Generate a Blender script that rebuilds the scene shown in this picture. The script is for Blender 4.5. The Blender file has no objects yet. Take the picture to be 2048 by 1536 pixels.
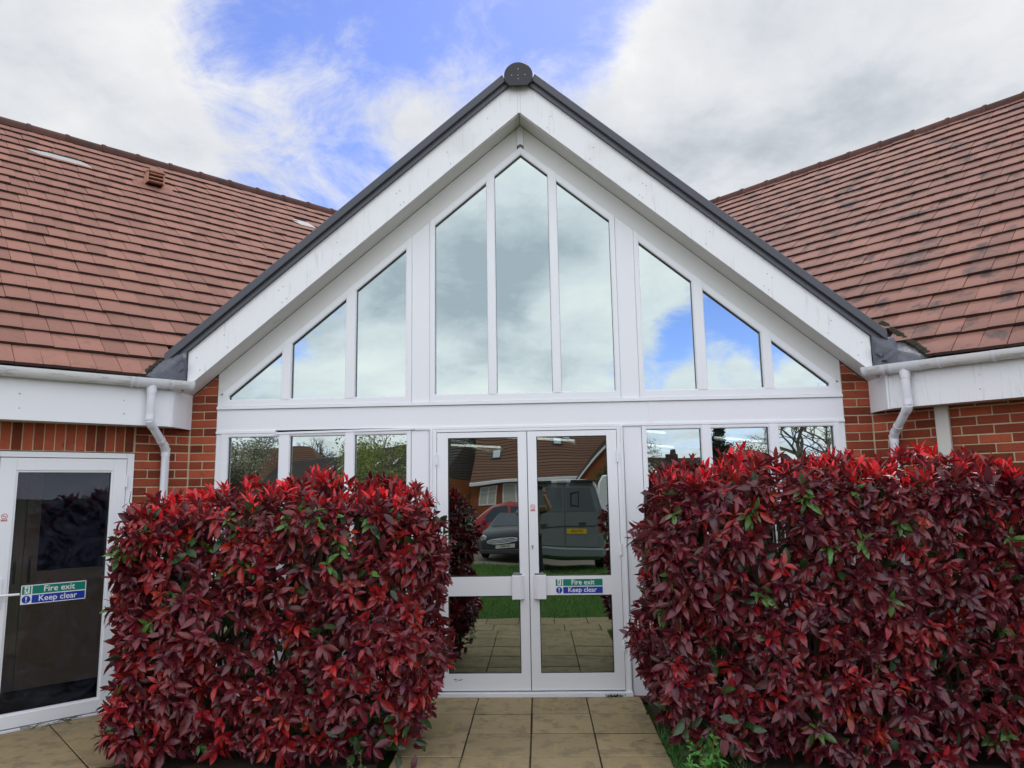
import bpy, bmesh, math, random
import numpy as np
from mathutils import Vector, Matrix, Quaternion
R = math.radians
rnd = random.Random(7)
rng = np.random.default_rng(11)
SC = bpy.context.scene
COL = SC.collection
S2 = 2 ** -.5

# ------------------------------------------------------------------ camera
cam = bpy.data.cameras.new('camera'); co = bpy.data.objects.new('camera', cam); COL.objects.link(co)
cam.sensor_width = 36; cam.lens = 25.114; cam.clip_end = 2000; cam.clip_start = .02
CAMP = Vector((.108, -6.38, 1.731))
CR = Matrix(((.999169, .021556, .034593), (.037356, -.144767, -.988760), (-.016306, .989231, -.145452)))
co.matrix_world = Matrix.Translation(CAMP) @ CR.to_4x4()
SC.camera = co
SC.render.resolution_x = 1024; SC.render.resolution_y = 768
def project(p):
    q = CR.transposed() @ (Vector(p) - CAMP)
    return (1024 + 1428.7 * q.x / -q.z, 768 - 1428.7 * q.y / -q.z, -q.z)

# ------------------------------------------------------------------ sky and sun
SUN_EL, SUN_AZ = 52, 14       # behind the building, a little to the right
world = bpy.data.worlds.new('World'); SC.world = world; world.use_nodes = True
nt = world.node_tree; N = nt.nodes; L = nt.links
for n in list(N): N.remove(n)
def nd(t, **k):
    n = N.new(t)
    for a, b in k.items(): setattr(n, a, b)
    return n
def mth(op, a, b=None, c=None, clamp=False):
    n = nd('ShaderNodeMath', operation=op, use_clamp=clamp)
    for i, v in enumerate((a, b, c)):
        if v is None: continue
        if isinstance(v, (int, float)): n.inputs[i].default_value = v
        else: L.new(v, n.inputs[i])
    return n.outputs[0]
def smooth(v, lo, hi):
    n = nd('ShaderNodeMapRange', interpolation_type='SMOOTHSTEP')
    L.new(v, n.inputs[0]); n.inputs[1].default_value = lo; n.inputs[2].default_value = hi
    return n.outputs[0]
sky = nd('ShaderNodeTexSky', sky_type='NISHITA'); sky.sun_disc = False
sky.sun_elevation = R(SUN_EL); sky.sun_rotation = R(SUN_AZ); sky.ozone_density = 2.0; sky.air_density = 1.0; sky.dust_density = .3
tc = nd('ShaderNodeTexCoord')
nrm = nd('ShaderNodeVectorMath', operation='NORMALIZE'); L.new(tc.outputs['Generated'], nrm.inputs[0])
V = nrm.outputs[0]
sep = nd('ShaderNodeSeparateXYZ'); L.new(V, sep.inputs[0])
den = mth('ADD', mth('MAXIMUM', sep.outputs[2], 0.0), .32)
cx = mth('DIVIDE', sep.outputs[0], den); cy = mth('DIVIDE', sep.outputs[1], den)
cmb = nd('ShaderNodeCombineXYZ'); L.new(cx, cmb.inputs[0]); L.new(cy, cmb.inputs[1]); cmb.inputs[2].default_value = 3.7
def wnoise(scale, detail, rough, dist=0., off=0.):
    m = nd('ShaderNodeVectorMath', operation='ADD'); L.new(cmb.outputs[0], m.inputs[0]); m.inputs[1].default_value = (off, off * .7, off)
    n = nd('ShaderNodeTexNoise'); n.inputs['Scale'].default_value = scale; n.inputs['Detail'].default_value = detail
    n.inputs['Roughness'].default_value = rough; n.inputs['Distortion'].default_value = dist
    L.new(m.outputs[0], n.inputs['Vector']); return n.outputs[0]
def blob(d, r0, r1, amt):
    dp = nd('ShaderNodeVectorMath', operation='DOT_PRODUCT'); L.new(V, dp.inputs[0]); dp.inputs[1].default_value = Vector(d).normalized()
    return mth('MULTIPLY', smooth(dp.outputs['Value'], math.cos(R(r1)), math.cos(R(r0))), amt)
n1 = wnoise(2.6, 13, .64, .6); nh = wnoise(6.5, 10, .68, .5, 1.3)
cov = mth('ADD', mth('ADD', n1, mth('MULTIPLY', nh, .80)), -.295)
BL = [((-.02, .785, .62), 0, 12, -.22), ((-.27, .77, .58), 0, 12, -.17), ((.09, .80, .60), 0, 8, -.20), ((-.24, .88, .40), 0, 6, -.11), ((-.27, .83, .49), 0, 5, .05), ((-.12, .865, .48), 0, 6, .06),
      ((-.60, .68, .42), 2, 19, .32), ((.38, .81, .44), 3, 22, .36), ((.24, .80, .53), 0, 9, .22), ((.05, .93, .34), 0, 10, .12),
      ((.26, -.94, .212), 0, 6.5, -.46), ((.155, -.968, .175), 0, 5, -.28), ((.33, -.92, .22), 0, 5, -.3), ((.235, -.955, .150), 0, 4, .35), ((.31, -.94, .155), 0, 4, .35), ((.15, -.94, .30), 0, 7, .28),
      ((-.01, -.95, .32), 3, 15, .34), ((-.30, -.93, .20), 0, 6, -.08), ((-.2, -.96, .14), 0, 8, .2)]
for b in BL: cov = mth('ADD', cov, blob(*b))
mask = smooth(cov, .25, .68)
# soft grey bellies and bright tops of the clouds
n2 = wnoise(1.3, 8, .6, .3, 5.3); n3 = wnoise(4.0, 10, .62, .2, 2.2)
shade = mth('ADD', mth('MULTIPLY', n2, .7), mth('MULTIPLY', n3, .42))
shade = mth('ADD', shade, mth('MULTIPLY', smooth(cov, .62, 1.05), -.06))
for b in (((-.06, -.96, .27), 2, 11, -.15), ((-.27, -.92, .27), 1, 7, -.10), ((-.01, -.91, .41), 0, 7, .08), ((.06, -.96, .24), 0, 5, .10), ((.36, .79, .50), 2, 14, -.02), ((-.10, -.985, .14), 0, 8, .08), ((.24, -.955, .13), 0, 5, -.06), ((.17, .82, .545), 0, 7, .10)): shade = mth('ADD', shade, blob(*b))
ramp = nd('ShaderNodeValToRGB'); L.new(shade, ramp.inputs[0])
e = ramp.color_ramp.elements
e[0].position = .34; e[0].color = (.47, .53, .60, 1)
e[1].position = .68; e[1].color = (1.02, 1.02, 1.02, 1)
k = ramp.color_ramp.elements.new(.50); k.color = (.80, .83, .88, 1)
SKY_STR = .12
cl = nd('ShaderNodeVectorMath', operation='SCALE'); L.new(ramp.outputs[0], cl.inputs[0]); cl.inputs[3].default_value = .74 / SKY_STR
skm = nd('ShaderNodeVectorMath', operation='MULTIPLY'); L.new(sky.outputs[0], skm.inputs[0]); skm.inputs[1].default_value = (.80, .82, 1.20)
mix = nd('ShaderNodeMix', data_type='RGBA'); L.new(mask, mix.inputs[0]); L.new(skm.outputs[0], mix.inputs[6]); L.new(cl.outputs[0], mix.inputs[7])
# front lit clouds opposite the sun, brightened further to light the shaded facade
gain = mth('ADD', mth('MULTIPLY', smooth(mth('MULTIPLY', sep.outputs[1], -1), -.65, .75), 1.15), 1.0)
gs = nd('ShaderNodeVectorMath', operation='SCALE'); L.new(mix.outputs[2], gs.inputs[0]); L.new(gain, gs.inputs[3])
bg = nd('ShaderNodeBackground'); L.new(gs.outputs[0], bg.inputs[0]); bg.inputs[1].default_value = SKY_STR
out = nd('ShaderNodeOutputWorld'); L.new(bg.outputs[0], out.inputs[0])
sun = bpy.data.lights.new('sun', 'SUN'); sun.energy = .8; sun.angle = R(12); sun.color = (1, .95, .88)
so = bpy.data.objects.new('sun', sun); COL.objects.link(so)
sd = Vector((math.sin(R(SUN_AZ)) * math.cos(R(SUN_EL)), math.cos(R(SUN_AZ)) * math.cos(R(SUN_EL)), math.sin(R(SUN_EL))))
so.rotation_euler = sd.to_track_quat('Z', 'Y').to_euler()
SC.view_settings.view_transform = 'Standard'; SC.view_settings.look = 'None'
SC.view_settings.exposure = .30; SC.view_settings.gamma = 1; SC.view_settings.use_curve_mapping = False
SC.render.engine = 'CYCLES'
SC.cycles.use_denoising = True; SC.cycles.max_bounces = 10; SC.cycles.transparent_max_bounces = 12; SC.cycles.glossy_bounces = 5
SC.cycles.sample_clamp_indirect = 6

# ------------------------------------------------------------------ helpers
class MB:
    def __init__(s): s.v = []; s.f = []
    def add(s, vs, fs):
        b = len(s.v); s.v += [tuple(v) for v in vs]; s.f += [tuple(b + i for i in f) for f in fs]; return s
    def box(s, a, b, M=None):
        x0, y0, z0 = a; x1, y1, z1 = b
        vs = [(x0, y0, z0), (x1, y0, z0), (x1, y1, z0), (x0, y1, z0), (x0, y0, z1), (x1, y0, z1), (x1, y1, z1), (x0, y1, z1)]
        if M is not None: vs = [M @ Vector(v) for v in vs]
        return s.add(vs, [(0, 3, 2, 1), (4, 5, 6, 7), (0, 1, 5, 4), (1, 2, 6, 5), (2, 3, 7, 6), (3, 0, 4, 7)])
    def prism(s, poly, a, b, M=None, ax='y'):
        n = len(poly)
        mk = {'y': lambda p, q: (p[0], q, p[1]), 'z': lambda p, q: (p[0], p[1], q), 'x': lambda p, q: (q, p[0], p[1])}[ax]
        vs = [mk(p, a) for p in poly] + [mk(p, b) for p in poly]
        if M is not None: vs = [M @ Vector(v) for v in vs]
        return s.add(vs, [tuple(range(n)), tuple(range(2 * n - 1, n - 1, -1))] + [(i, (i + 1) % n, n + (i + 1) % n, n + i) for i in range(n)])
    def slab(s, pts, th):
        n = len(pts); P = [Vector(p) for p in pts]; nn = (P[1] - P[0]).cross(P[2] - P[0]).normalized() * th
        return s.add(P + [p - nn for p in P], [tuple(range(n)), tuple(range(2 * n - 1, n - 1, -1))] + [(i, (i + 1) % n, n + (i + 1) % n, n + i) for i in range(n)])
    def tube(s, pts, rad, n=10, caps=True):
        P = [Vector(p) for p in pts]; rs = rad if isinstance(rad, (list, tuple)) else [rad] * len(P)
        up = None; b = len(s.v)
        for i, p in enumerate(P):
            t = (P[min(i + 1, len(P) - 1)] - P[max(i - 1, 0)]).normalized()
            if up is None: up = t.orthogonal().normalized()
            else:
                up = up - t * up.dot(t); up = up.normalized() if up.length > 1e-6 else t.orthogonal().normalized()
            w = t.cross(up)
            for k in range(n):
                a = 2 * math.pi * k / n; s.v.append(tuple(p + (up * math.cos(a) + w * math.sin(a)) * rs[i]))
        for i in range(len(P) - 1):
            for k in range(n): s.f.append((b + i * n + k, b + i * n + (k + 1) % n, b + (i + 1) * n + (k + 1) % n, b + (i + 1) * n + k))
        if caps:
            s.f.append(tuple(b + k for k in range(n))[::-1]); s.f.append(tuple(b + (len(P) - 1) * n + k for k in range(n)))
        return s
    def loft(s, rings, caps=True):
        b = len(s.v); n = len(rings[0])
        for r in rings: s.v += [tuple(p) for p in r]
        for i in range(len(rings) - 1):
            for k in range(n): s.f.append((b + i * n + k, b + i * n + (k + 1) % n, b + (i + 1) * n + (k + 1) % n, b + (i + 1) * n + k))
        if caps: s.f.append(tuple(b + k for k in range(n))[::-1]); s.f.append(tuple(b + (len(rings) - 1) * n + k for k in range(n)))
        return s
    def mesh(s, name, mat=None, bevel=0, smooth=False):
        me = bpy.data.meshes.new(name); me.from_pydata(s.v, [], s.f)
        bm = bmesh.new(); bm.from_mesh(me)
        bmesh.ops.recalc_face_normals(bm, faces=bm.faces)
        if bevel: bmesh.ops.bevel(bm, geom=[e for e in bm.edges if len(e.link_faces) == 2 and e.calc_face_angle(0) > .5], offset=bevel, segments=1, affect='EDGES', clamp_overlap=True)
        bm.to_mesh(me); bm.free()
        if smooth: me.polygons.foreach_set('use_smooth', [True] * len(me.polygons)); me.set_sharp_from_angle(angle=R(40))
        if mat: me.materials.append(mat)
        return me
    def obj(s, name, mat=None, parent=None, bevel=0, smooth=False, kind=None, **kw):
        return link(name, s.mesh(name, mat, bevel, smooth), parent, kind, **kw)
def link(name, me, parent=None, kind=None, M=None, label=None, cat=None, group=None):
    o = bpy.data.objects.new(name, me); COL.objects.link(o)
    if parent: o.parent = parent
    if M is not None: o.matrix_local = M
    return tag(o, label, cat, group, kind)
def tag(o, label=None, cat=None, group=None, kind=None):
    if label: o['label'] = label
    if cat: o['category'] = cat
    if group: o['group'] = group
    if kind: o['kind'] = kind
    return o
def thing(name, label, cat, loc=(0, 0, 0), rz=0, group=None):
    o = bpy.data.objects.new(name, None); COL.objects.link(o); o.location = loc; o.rotation_euler = (0, 0, rz)
    return tag(o, label, cat, group)
def raw_mesh(name, v, f, mat=None, col=None, smooth=False):
    me = bpy.data.meshes.new(name)
    v = np.asarray(v, np.float32); f = np.asarray(f, np.int32); k = f.shape[1]
    me.vertices.add(len(v)); me.vertices.foreach_set('co', v.ravel())
    me.loops.add(f.size); me.loops.foreach_set('vertex_index', f.ravel())
    me.polygons.add(len(f)); me.polygons.foreach_set('loop_start', np.arange(0, f.size, k, dtype=np.int32)); me.polygons.foreach_set('loop_total', np.full(len(f), k, np.int32))
    if smooth: me.polygons.foreach_set('use_smooth', np.ones(len(f), bool))
    if col is not None:
        a = me.color_attributes.new('tint', 'FLOAT_COLOR', 'POINT'); a.data.foreach_set('color', np.asarray(col, np.float32).ravel())
    me.update(calc_edges=True)
    if mat: me.materials.append(mat)
    return me
def frameM(o, x, y, z):
    M = Matrix.Identity(4)
    for i, c in enumerate((x, y, z)):
        for j in range(3): M[j][i] = c[j]
    M.translation = Vector(o); return M
def text_mesh(name, txt, size, mat, M, depth=.0006, wscale=1.):
    cu = bpy.data.curves.new(name, 'FONT'); cu.body = txt; cu.size = size; cu.extrude = depth; cu.align_x = 'CENTER'; cu.align_y = 'CENTER'; cu.resolution_u = 3
    cu.offset = size * .012
    o = bpy.data.objects.new(name, cu); COL.objects.link(o)
    me = bpy.data.meshes.new_from_object(o.evaluated_get(bpy.context.evaluated_depsgraph_get()))
    bpy.data.objects.remove(o); bpy.data.curves.remove(cu)
    me.transform(M @ Matrix.Diagonal((wscale, 1, 1, 1))); me.materials.clear(); me.materials.append(mat); me.name = name
    return me

# ------------------------------------------------------------------ materials
def mat(name, col, rough=.5, spec=.5, metal=0., var=0., vscale=8., bump=0., bscale=30., rand=0., emit=None, stretch=(1, 1, 1), detail=6, spots=None, coat=0., isl=False, spots2=None):
    """Principled with two scale noise in the colour, bump, per piece variation and optional stains: spots=(colour, scale, threshold, amount, stretch)"""
    m = bpy.data.materials.new(name); m.use_nodes = True; t = m.node_tree; n = t.nodes; b = n['Principled BSDF']
    b.inputs['Roughness'].default_value = rough; b.inputs['Specular IOR Level'].default_value = spec; b.inputs['Metallic'].default_value = metal; b.inputs['Coat Weight'].default_value = coat
    if emit: b.inputs['Emission Color'].default_value = (*emit[0], 1); b.inputs['Emission Strength'].default_value = emit[1]
    geo = n.new('ShaderNodeNewGeometry')
    def noise(scale, det=6, rg=.6, st=(1, 1, 1)):
        mp = n.new('ShaderNodeMapping'); mp.inputs['Scale'].default_value = st; t.links.new(geo.outputs['Position'], mp.inputs[0])
        x = n.new('ShaderNodeTexNoise'); x.inputs['Scale'].default_value = scale; x.inputs['Detail'].default_value = det; x.inputs['Roughness'].default_value = rg
        t.links.new(mp.outputs[0], x.inputs['Vector']); return x.outputs[0]
    def ma(op, a, bb):
        x = n.new('ShaderNodeMath'); x.operation = op
        for i, v in enumerate((a, bb)):
            if isinstance(v, (int, float)): x.inputs[i].default_value = v
            else: t.links.new(v, x.inputs[i])
        return x.outputs[0]
    fac = None
    if var: fac = ma('ADD', 1 - var * .5, ma('MULTIPLY', ma('ADD', ma('MULTIPLY', noise(vscale, detail, .65, stretch), .6), ma('MULTIPLY', noise(vscale * 7, 3, .6, stretch), .4)), var))
    if rand:
        if isl: r_ = geo.outputs['Random Per Island']
        else:
            oi = n.new('ShaderNodeObjectInfo'); r_ = oi.outputs['Random']
        q = ma('ADD', 1 - rand * .5, ma('MULTIPLY', r_, rand)); fac = q if fac is None else ma('MULTIPLY', fac, q)
    c = n.new('ShaderNodeRGB'); c.outputs[0].default_value = (*col, 1); cur = c.outputs[0]
    if fac is not None:
        sc = n.new('ShaderNodeVectorMath'); sc.operation = 'SCALE'; t.links.new(cur, sc.inputs[0]); t.links.new(fac, sc.inputs[3]); cur = sc.outputs[0]
    for sp in (spots, spots2):
        if not sp: continue
        scol, ssc, thr, amt, st = sp
        mr = n.new('ShaderNodeMapRange'); mr.interpolation_type = 'SMOOTHSTEP'; mr.inputs[1].default_value = thr; mr.inputs[2].default_value = thr + .14; mr.inputs[4].default_value = amt
        t.links.new(noise(ssc, 8, .62, st), mr.inputs[0])
        mx = n.new('ShaderNodeMix'); mx.data_type = 'RGBA'; t.links.new(mr.outputs[0], mx.inputs[0]); t.links.new(cur, mx.inputs[6]); mx.inputs[7].default_value = (*scol, 1); cur = mx.outputs[2]
    t.links.new(cur, b.inputs['Base Color'])
    if bump:
        bp = n.new('ShaderNodeBump'); bp.inputs['Strength'].default_value = bump; bp.inputs['Distance'].default_value = .01
        t.links.new(noise(bscale, 5, .65, stretch), bp.inputs['Height']); t.links.new(bp.outputs[0], b.inputs['Normal'])
    return m
def leaf_mat(name, rough=.34, trans=.25, gain=1.):
    m = bpy.data.materials.new(name); m.use_nodes = True; t = m.node_tree; n = t.nodes; b = n['Principled BSDF']
    at = n.new('ShaderNodeAttribute'); at.attribute_name = 'tint'
    geo = n.new('ShaderNodeNewGeometry'); nz = n.new('ShaderNodeTexNoise'); nz.inputs['Scale'].default_value = 45; nz.inputs['Detail'].default_value = 4
    t.links.new(geo.outputs['Position'], nz.inputs['Vector'])
    mr = n.new('ShaderNodeMapRange'); mr.inputs[1].default_value = .3; mr.inputs[2].default_value = .7; mr.inputs[3].default_value = .72 * gain; mr.inputs[4].default_value = 1.25 * gain
    t.links.new(nz.outputs[0], mr.inputs[0])
    sc = n.new('ShaderNodeVectorMath'); sc.operation = 'SCALE'; t.links.new(at.outputs['Color'], sc.inputs[0]); t.links.new(mr.outputs[0], sc.inputs[3])
    # paler matt underside
    mx = n.new('ShaderNodeMix'); mx.data_type = 'RGBA'; t.links.new(geo.outputs['Backfacing'], mx.inputs[0]); t.links.new(sc.outputs[0], mx.inputs[6])
    pl = n.new('ShaderNodeMix'); pl.data_type = 'RGBA'; pl.inputs[0].default_value = .12; t.links.new(sc.outputs[0], pl.inputs[6]); pl.inputs[7].default_value = (.22, .10, .09, 1); t.links.new(pl.outputs[2], mx.inputs[7])
    t.links.new(mx.outputs[2], b.inputs['Base Color'])
    rr = n.new('ShaderNodeMath'); rr.operation = 'MULTIPLY_ADD'; t.links.new(geo.outputs['Backfacing'], rr.inputs[0]); rr.inputs[1].default_value = .3; rr.inputs[2].default_value = rough; t.links.new(rr.outputs[0], b.inputs['Roughness'])
    b.inputs['Specular IOR Level'].default_value = .5
    bp = n.new('ShaderNodeBump'); bp.inputs['Strength'].default_value = .35; bp.inputs['Distance'].default_value = .004; t.links.new(nz.outputs[0], bp.inputs['Height']); t.links.new(bp.outputs[0], b.inputs['Normal'])
    tr = n.new('ShaderNodeBsdfTranslucent'); t.links.new(sc.outputs[0], tr.inputs[0])
    ms = n.new('ShaderNodeMixShader'); ms.inputs[0].default_value = trans
    t.links.new(b.outputs[0], ms.inputs[1]); t.links.new(tr.outputs[0], ms.inputs[2]); t.links.new(ms.outputs[0], n['Material Output'].inputs[0])
    return m
def glass_mat(name, refl, tint, tcol, wave=.0, wscale=1.4, fres=False, haze=None):
    m = bpy.data.materials.new(name); m.use_nodes = True; t = m.node_tree; n = t.nodes; n.remove(n['Principled BSDF'])
    g = n.new('ShaderNodeBsdfGlossy'); g.inputs['Color'].default_value = (*tint, 1); g.inputs['Roughness'].default_value = 0.0
    tr = n.new('ShaderNodeBsdfTransparent'); tr.inputs[0].default_value = (*tcol, 1)
    ms = n.new('ShaderNodeMixShader'); ms.inputs[0].default_value = refl
    if fres:
        fr = n.new('ShaderNodeFresnel'); fr.inputs[0].default_value = 1.5
        ml = n.new('ShaderNodeMath'); ml.operation = 'MULTIPLY'; ml.inputs[1].default_value = refl; t.links.new(fr.outputs[0], ml.inputs[0]); t.links.new(ml.outputs[0], ms.inputs[0])
    geo = n.new('ShaderNodeNewGeometry')
    if wave:
        nz = n.new('ShaderNodeTexNoise'); nz.inputs['Scale'].default_value = wscale; nz.inputs['Detail'].default_value = 1
        t.links.new(geo.outputs['Position'], nz.inputs['Vector'])
        bp = n.new('ShaderNodeBump'); bp.inputs['Strength'].default_value = 1; bp.inputs['Distance'].default_value = wave
        t.links.new(nz.outputs[0], bp.inputs['Height']); t.links.new(bp.outputs[0], g.inputs['Normal'])
    t.links.new(tr.outputs[0], ms.inputs[1]); t.links.new(g.outputs[0], ms.inputs[2]); last = ms.outputs[0]
    if haze:   # smears on the pane, with bluish sky reflection put into their colour
        nz = n.new('ShaderNodeTexNoise'); nz.inputs['Scale'].default_value = 5; nz.inputs['Detail'].default_value = 9; nz.inputs['Roughness'].default_value = .7; nz.inputs['Distortion'].default_value = 2.5
        t.links.new(geo.outputs['Position'], nz.inputs['Vector'])
        mr = n.new('ShaderNodeMapRange'); mr.inputs[1].default_value = .42; mr.inputs[2].default_value = .75; mr.inputs[4].default_value = haze; t.links.new(nz.outputs[0], mr.inputs[0])
        df = n.new('ShaderNodeBsdfDiffuse'); df.inputs[0].default_value = (.30, .33, .45, 1)
        m2 = n.new('ShaderNodeMixShader'); t.links.new(mr.outputs[0], m2.inputs[0]); t.links.new(last, m2.inputs[1]); t.links.new(df.outputs[0], m2.inputs[2]); last = m2.outputs[0]
    t.links.new(last, n['Material Output'].inputs[0])
    return m
PVC = mat('white_pvc', (.83, .845, .875), .32, .5, var=.05, vscale=3, bump=.02, bscale=4)
PVCD = mat('white_board', (.83, .84, .85), .38, .5, var=.06, vscale=2.5, bump=.03, bscale=5, spots=((.36, .37, .38), 2.0, .565, .28, (22, 22, 1.6)), spots2=((.5, .49, .45), 1.2, .56, .25, (1, 1, 1)))
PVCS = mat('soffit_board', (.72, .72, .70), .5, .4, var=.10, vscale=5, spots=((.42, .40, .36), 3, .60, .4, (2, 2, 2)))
GUT = mat('gutter_plastic', (.80, .80, .81), .3, .5, var=.05, spots=((.34, .33, .28), 3.5, .52, .55, (1.5, 1.5, 9)))
PIPE = mat('pipe_plastic', (.80, .82, .87), .28, .5, var=.04)
BRICK = mat('red_brick', (.315, .072, .036), .85, .2, var=.9, vscale=14, bump=.8, bscale=70, rand=.95, spots=((.10, .04, .035), 7, .56, .7, (1, 1, 1)))
BRICKI = mat('red_brick_joined', (.315, .072, .036), .85, .2, var=.9, vscale=14, bump=.8, bscale=70, rand=.95, isl=True, spots=((.10, .04, .035), 7, .56, .7, (1, 1, 1)))
MORT = mat('mortar', (.56, .45, .30), .95, .1, var=.4, vscale=20, bump=.5, bscale=120)
TKW = dict(rough=.75, spec=.3, var=.28, vscale=7, bump=.25, bscale=90, rand=.30, spots=((.05, .042, .042), 3.1, .635, .85, (1, 1, 1)), spots2=((.17, .085, .065), 6.5, .55, .5, (1, 1, 1)))
TC = (.275, .128, .094)
TILE = mat('clay_tile', TC, **TKW); TILEI = mat('clay_tile_joined', TC, isl=True, **TKW)
TKW2 = dict(TKW); TKW2['spots'] = ((.05, .042, .044), 3.4, .515, .85, (1.2, 1.2, .7)); TKW2['spots2'] = ((.17, .085, .07), 1.3, .50, .5, (1, 1, 1))
TILE2 = mat('clay_tile_mossy', (.25, .114, .086), **TKW2); TILE2I = mat('clay_tile_mossy_joined', (.25, .114, .086), isl=True, **TKW2)
BUTT = mat('tile_dirt_shade_edge', (.055, .035, .03), .9, .2, var=.5, vscale=20)  # butt faces coloured dark for the lap shadow as well as dirt
RIDGE = mat('ridge_tile', (.10, .048, .038), .85, .2, var=.5, vscale=9, bump=.4, bscale=60, rand=.3, spots=((.05, .042, .04), 5, .52, .8, (1, 1, 1)))
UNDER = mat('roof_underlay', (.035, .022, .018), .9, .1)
VERGE = mat('dark_grey_trim', (.070, .074, .090), .42, .45, var=.15, vscale=4, bump=.05, bscale=30)
VERGED = mat('black_trim', (.022, .023, .028), .4, .4)
LEAD = mat('lead_sheet', (.10, .108, .13), .48, .5, metal=.25, var=.6, vscale=9, bump=.9, bscale=16, spots=((.42, .43, .44), 6, .58, .7, (1, 1, 1)), spots2=((.24, .22, .12), 7, .60, .6, (1, 1, 1)))
LEADP = mat('pale_lead', (.40, .39, .38), .55, .4, var=.4, vscale=12, bump=.3, bscale=30)
MOSS = mat('valley_moss', (.045, .04, .028), .95, .1, var=.9, vscale=25, bump=1, bscale=50)
GLASS = glass_mat('mirror_glass', .47, (.78, .88, .87), (.33, .36, .36), wave=.0030, wscale=1.1)
GLASSL = glass_mat('solar_glass', .46, (.80, .88, .84), (.42, .45, .44), wave=.0030, wscale=1.3)
CLEAR = glass_mat('door_glass', .55, (.8, .85, .95), (.80, .83, .88), wave=.0006, wscale=2, fres=True, haze=.07)
GASK = mat('black_gasket', (.012, .014, .018), .4, .4)
CONC = mat('paving_concrete', (.325, .255, .145), .9, .15, var=.55, vscale=5, bump=.35, bscale=70, rand=.20, spots=((.19, .155, .10), 6.5, .48, .65, (1, 1, 1)), spots2=((.42, .31, .12), 3.0, .55, .55, (5, .5, 1)))
GROUT = mat('paving_joint', (.035, .03, .024), .95, .1, var=.6, vscale=30)
SOIL = mat('soil', (.045, .036, .027), .95, .1, var=.9, vscale=18, bump=1., bscale=60)
GRASSG = mat('lawn_ground', (.05, .11, .02), .95, .1, var=.7, vscale=9)
ASPH = mat('drive_gravel', (.20, .175, .14), .95, .1, var=.6, vscale=12, bump=.5, bscale=80)
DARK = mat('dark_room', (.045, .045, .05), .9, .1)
METAL = mat('steel', (.35, .35, .36), .35, .5, metal=.9)
INK = mat('black_print', (.015, .015, .015), .5, .3)
WHITEP = mat('white_print', (.82, .83, .84), .4, .4)
GREENP = mat('green_print', (.005, .21, .145), .4, .4)
BLUEP = mat('blue_print', (.012, .045, .36), .4, .4)
REDP = mat('red_print', (.55, .03, .03), .4, .4)
LEAFM = leaf_mat('photinia_leaf', .27, .18)
GLEAF = leaf_mat('green_leaf', .5, .3)
TWIG = mat('twig_bark', (.10, .065, .045), .85, .2, var=.5, vscale=20)

# ------------------------------------------------------------------ ground
def zg(y):   # lawn level with the paving at the building, the drive a step lower
    return float(np.interp(y, [-400, -16, -12.6, -11, -3.6, 1], [-.5, -.5, -.17, -.09, -.012, -.012]))
ys = [-600, -200, -80, -50, -40, -30, -22, -16, -14, -12.6, -11, -8, -6, -3.6, -1, 1, 6, 30, 200, 600]; xs = [-600, -150, -40, -10, 0, 10, 40, 150, 600]
gm = MB(); nx = len(xs)
gm.add([(x, y, zg(y) - (.06 if y > -3.7 else .012)) for y in ys for x in xs], [(j * nx + i, j * nx + i + 1, (j + 1) * nx + i + 1, (j + 1) * nx + i) for j in range(len(ys) - 1) for i in range(nx - 1)])
gm.obj('ground', GRASSG, kind='structure')
dm = MB(); yy = [-36, -28, -22, -16, -14, -12.6, -11.6]
dm.add([(x, y, zg(y) - .008) for y in yy for x in (-40, -12, 12, 40)], [(j * 4 + i, j * 4 + i + 1, (j + 1) * 4 + i + 1, (j + 1) * 4 + i) for j in range(len(yy) - 1) for i in range(3)])
dm.obj('drive', ASPH, kind='structure')
# flower bed soil, lumpy
gx, gy = np.meshgrid(np.linspace(-3.6, 4.4, 110), np.linspace(-2.2, -.02, 36))
gz = -.012 + .012 * np.sin(gx * 13 + gy * 7) * np.sin(gy * 17 - gx * 3) + rng.normal(0, .006, gx.shape)
I = np.arange(gx.size).reshape(gx.shape)
q = np.stack([I[:-1, :-1], I[:-1, 1:], I[1:, 1:], I[1:, :-1]], -1).reshape(-1, 4)
cxs = gx.ravel()[q].mean(1); cys = gy.ravel()[q].mean(1); o_ = ((cxs + 3.053) - cys) * S2; u_ = ((cxs + 3.053) + cys) * S2
q = q[((cxs < -.93) | (cxs > .95)) & ~((u_ < -.47) & (o_ < 1.3))]
link('soil', raw_mesh('soil', np.stack([gx, gy, gz], -1).reshape(-1, 3), q, SOIL, smooth=True), kind='structure')
# paving: slabs as single pieces on a dark bed
def slab_mesh(w, d, th=.045):
    return MB().box((-w / 2, -d / 2, -th), (w / 2, d / 2, 0)).mesh('slab', CONC, bevel=.004)
pav = MB().prism([(-.885, -.045), (.92, -.045), (.92, -2.75), (-.885, -2.75)], -.06, -.0065, ax='z').obj('paving', GROUT, kind='structure')
sm = slab_mesh(.4425, .4365)
for r in range(6):
    for c in range(4):
        o = link('slab', sm, pav, M=Matrix.Translation((.692 - .4515 * c + rnd.uniform(-.002, .002) + .0, -.275 - .4515 * r, rnd.uniform(-.004, .001))) @ Matrix.Rotation(rnd.uniform(-.005, .005), 4, 'X') @ Matrix.Rotation(rnd.uniform(-.004, .004), 4, 'Z'))
path = MB().box((-7, -3.62, -.06), (7, -2.755, -.0065)).obj('path', GROUT, kind='structure')
for r in range(2):
    for c in range(26):
        link('slab', sm, path, M=Matrix.Translation((-5.9 + .4515 * c + (.2 if r == 0 else .07), -2.985 - .4515 * r * .92, rnd.uniform(-.004, .001))) @ Matrix.Rotation(rnd.uniform(-.005, .005), 4, 'X'))
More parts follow.
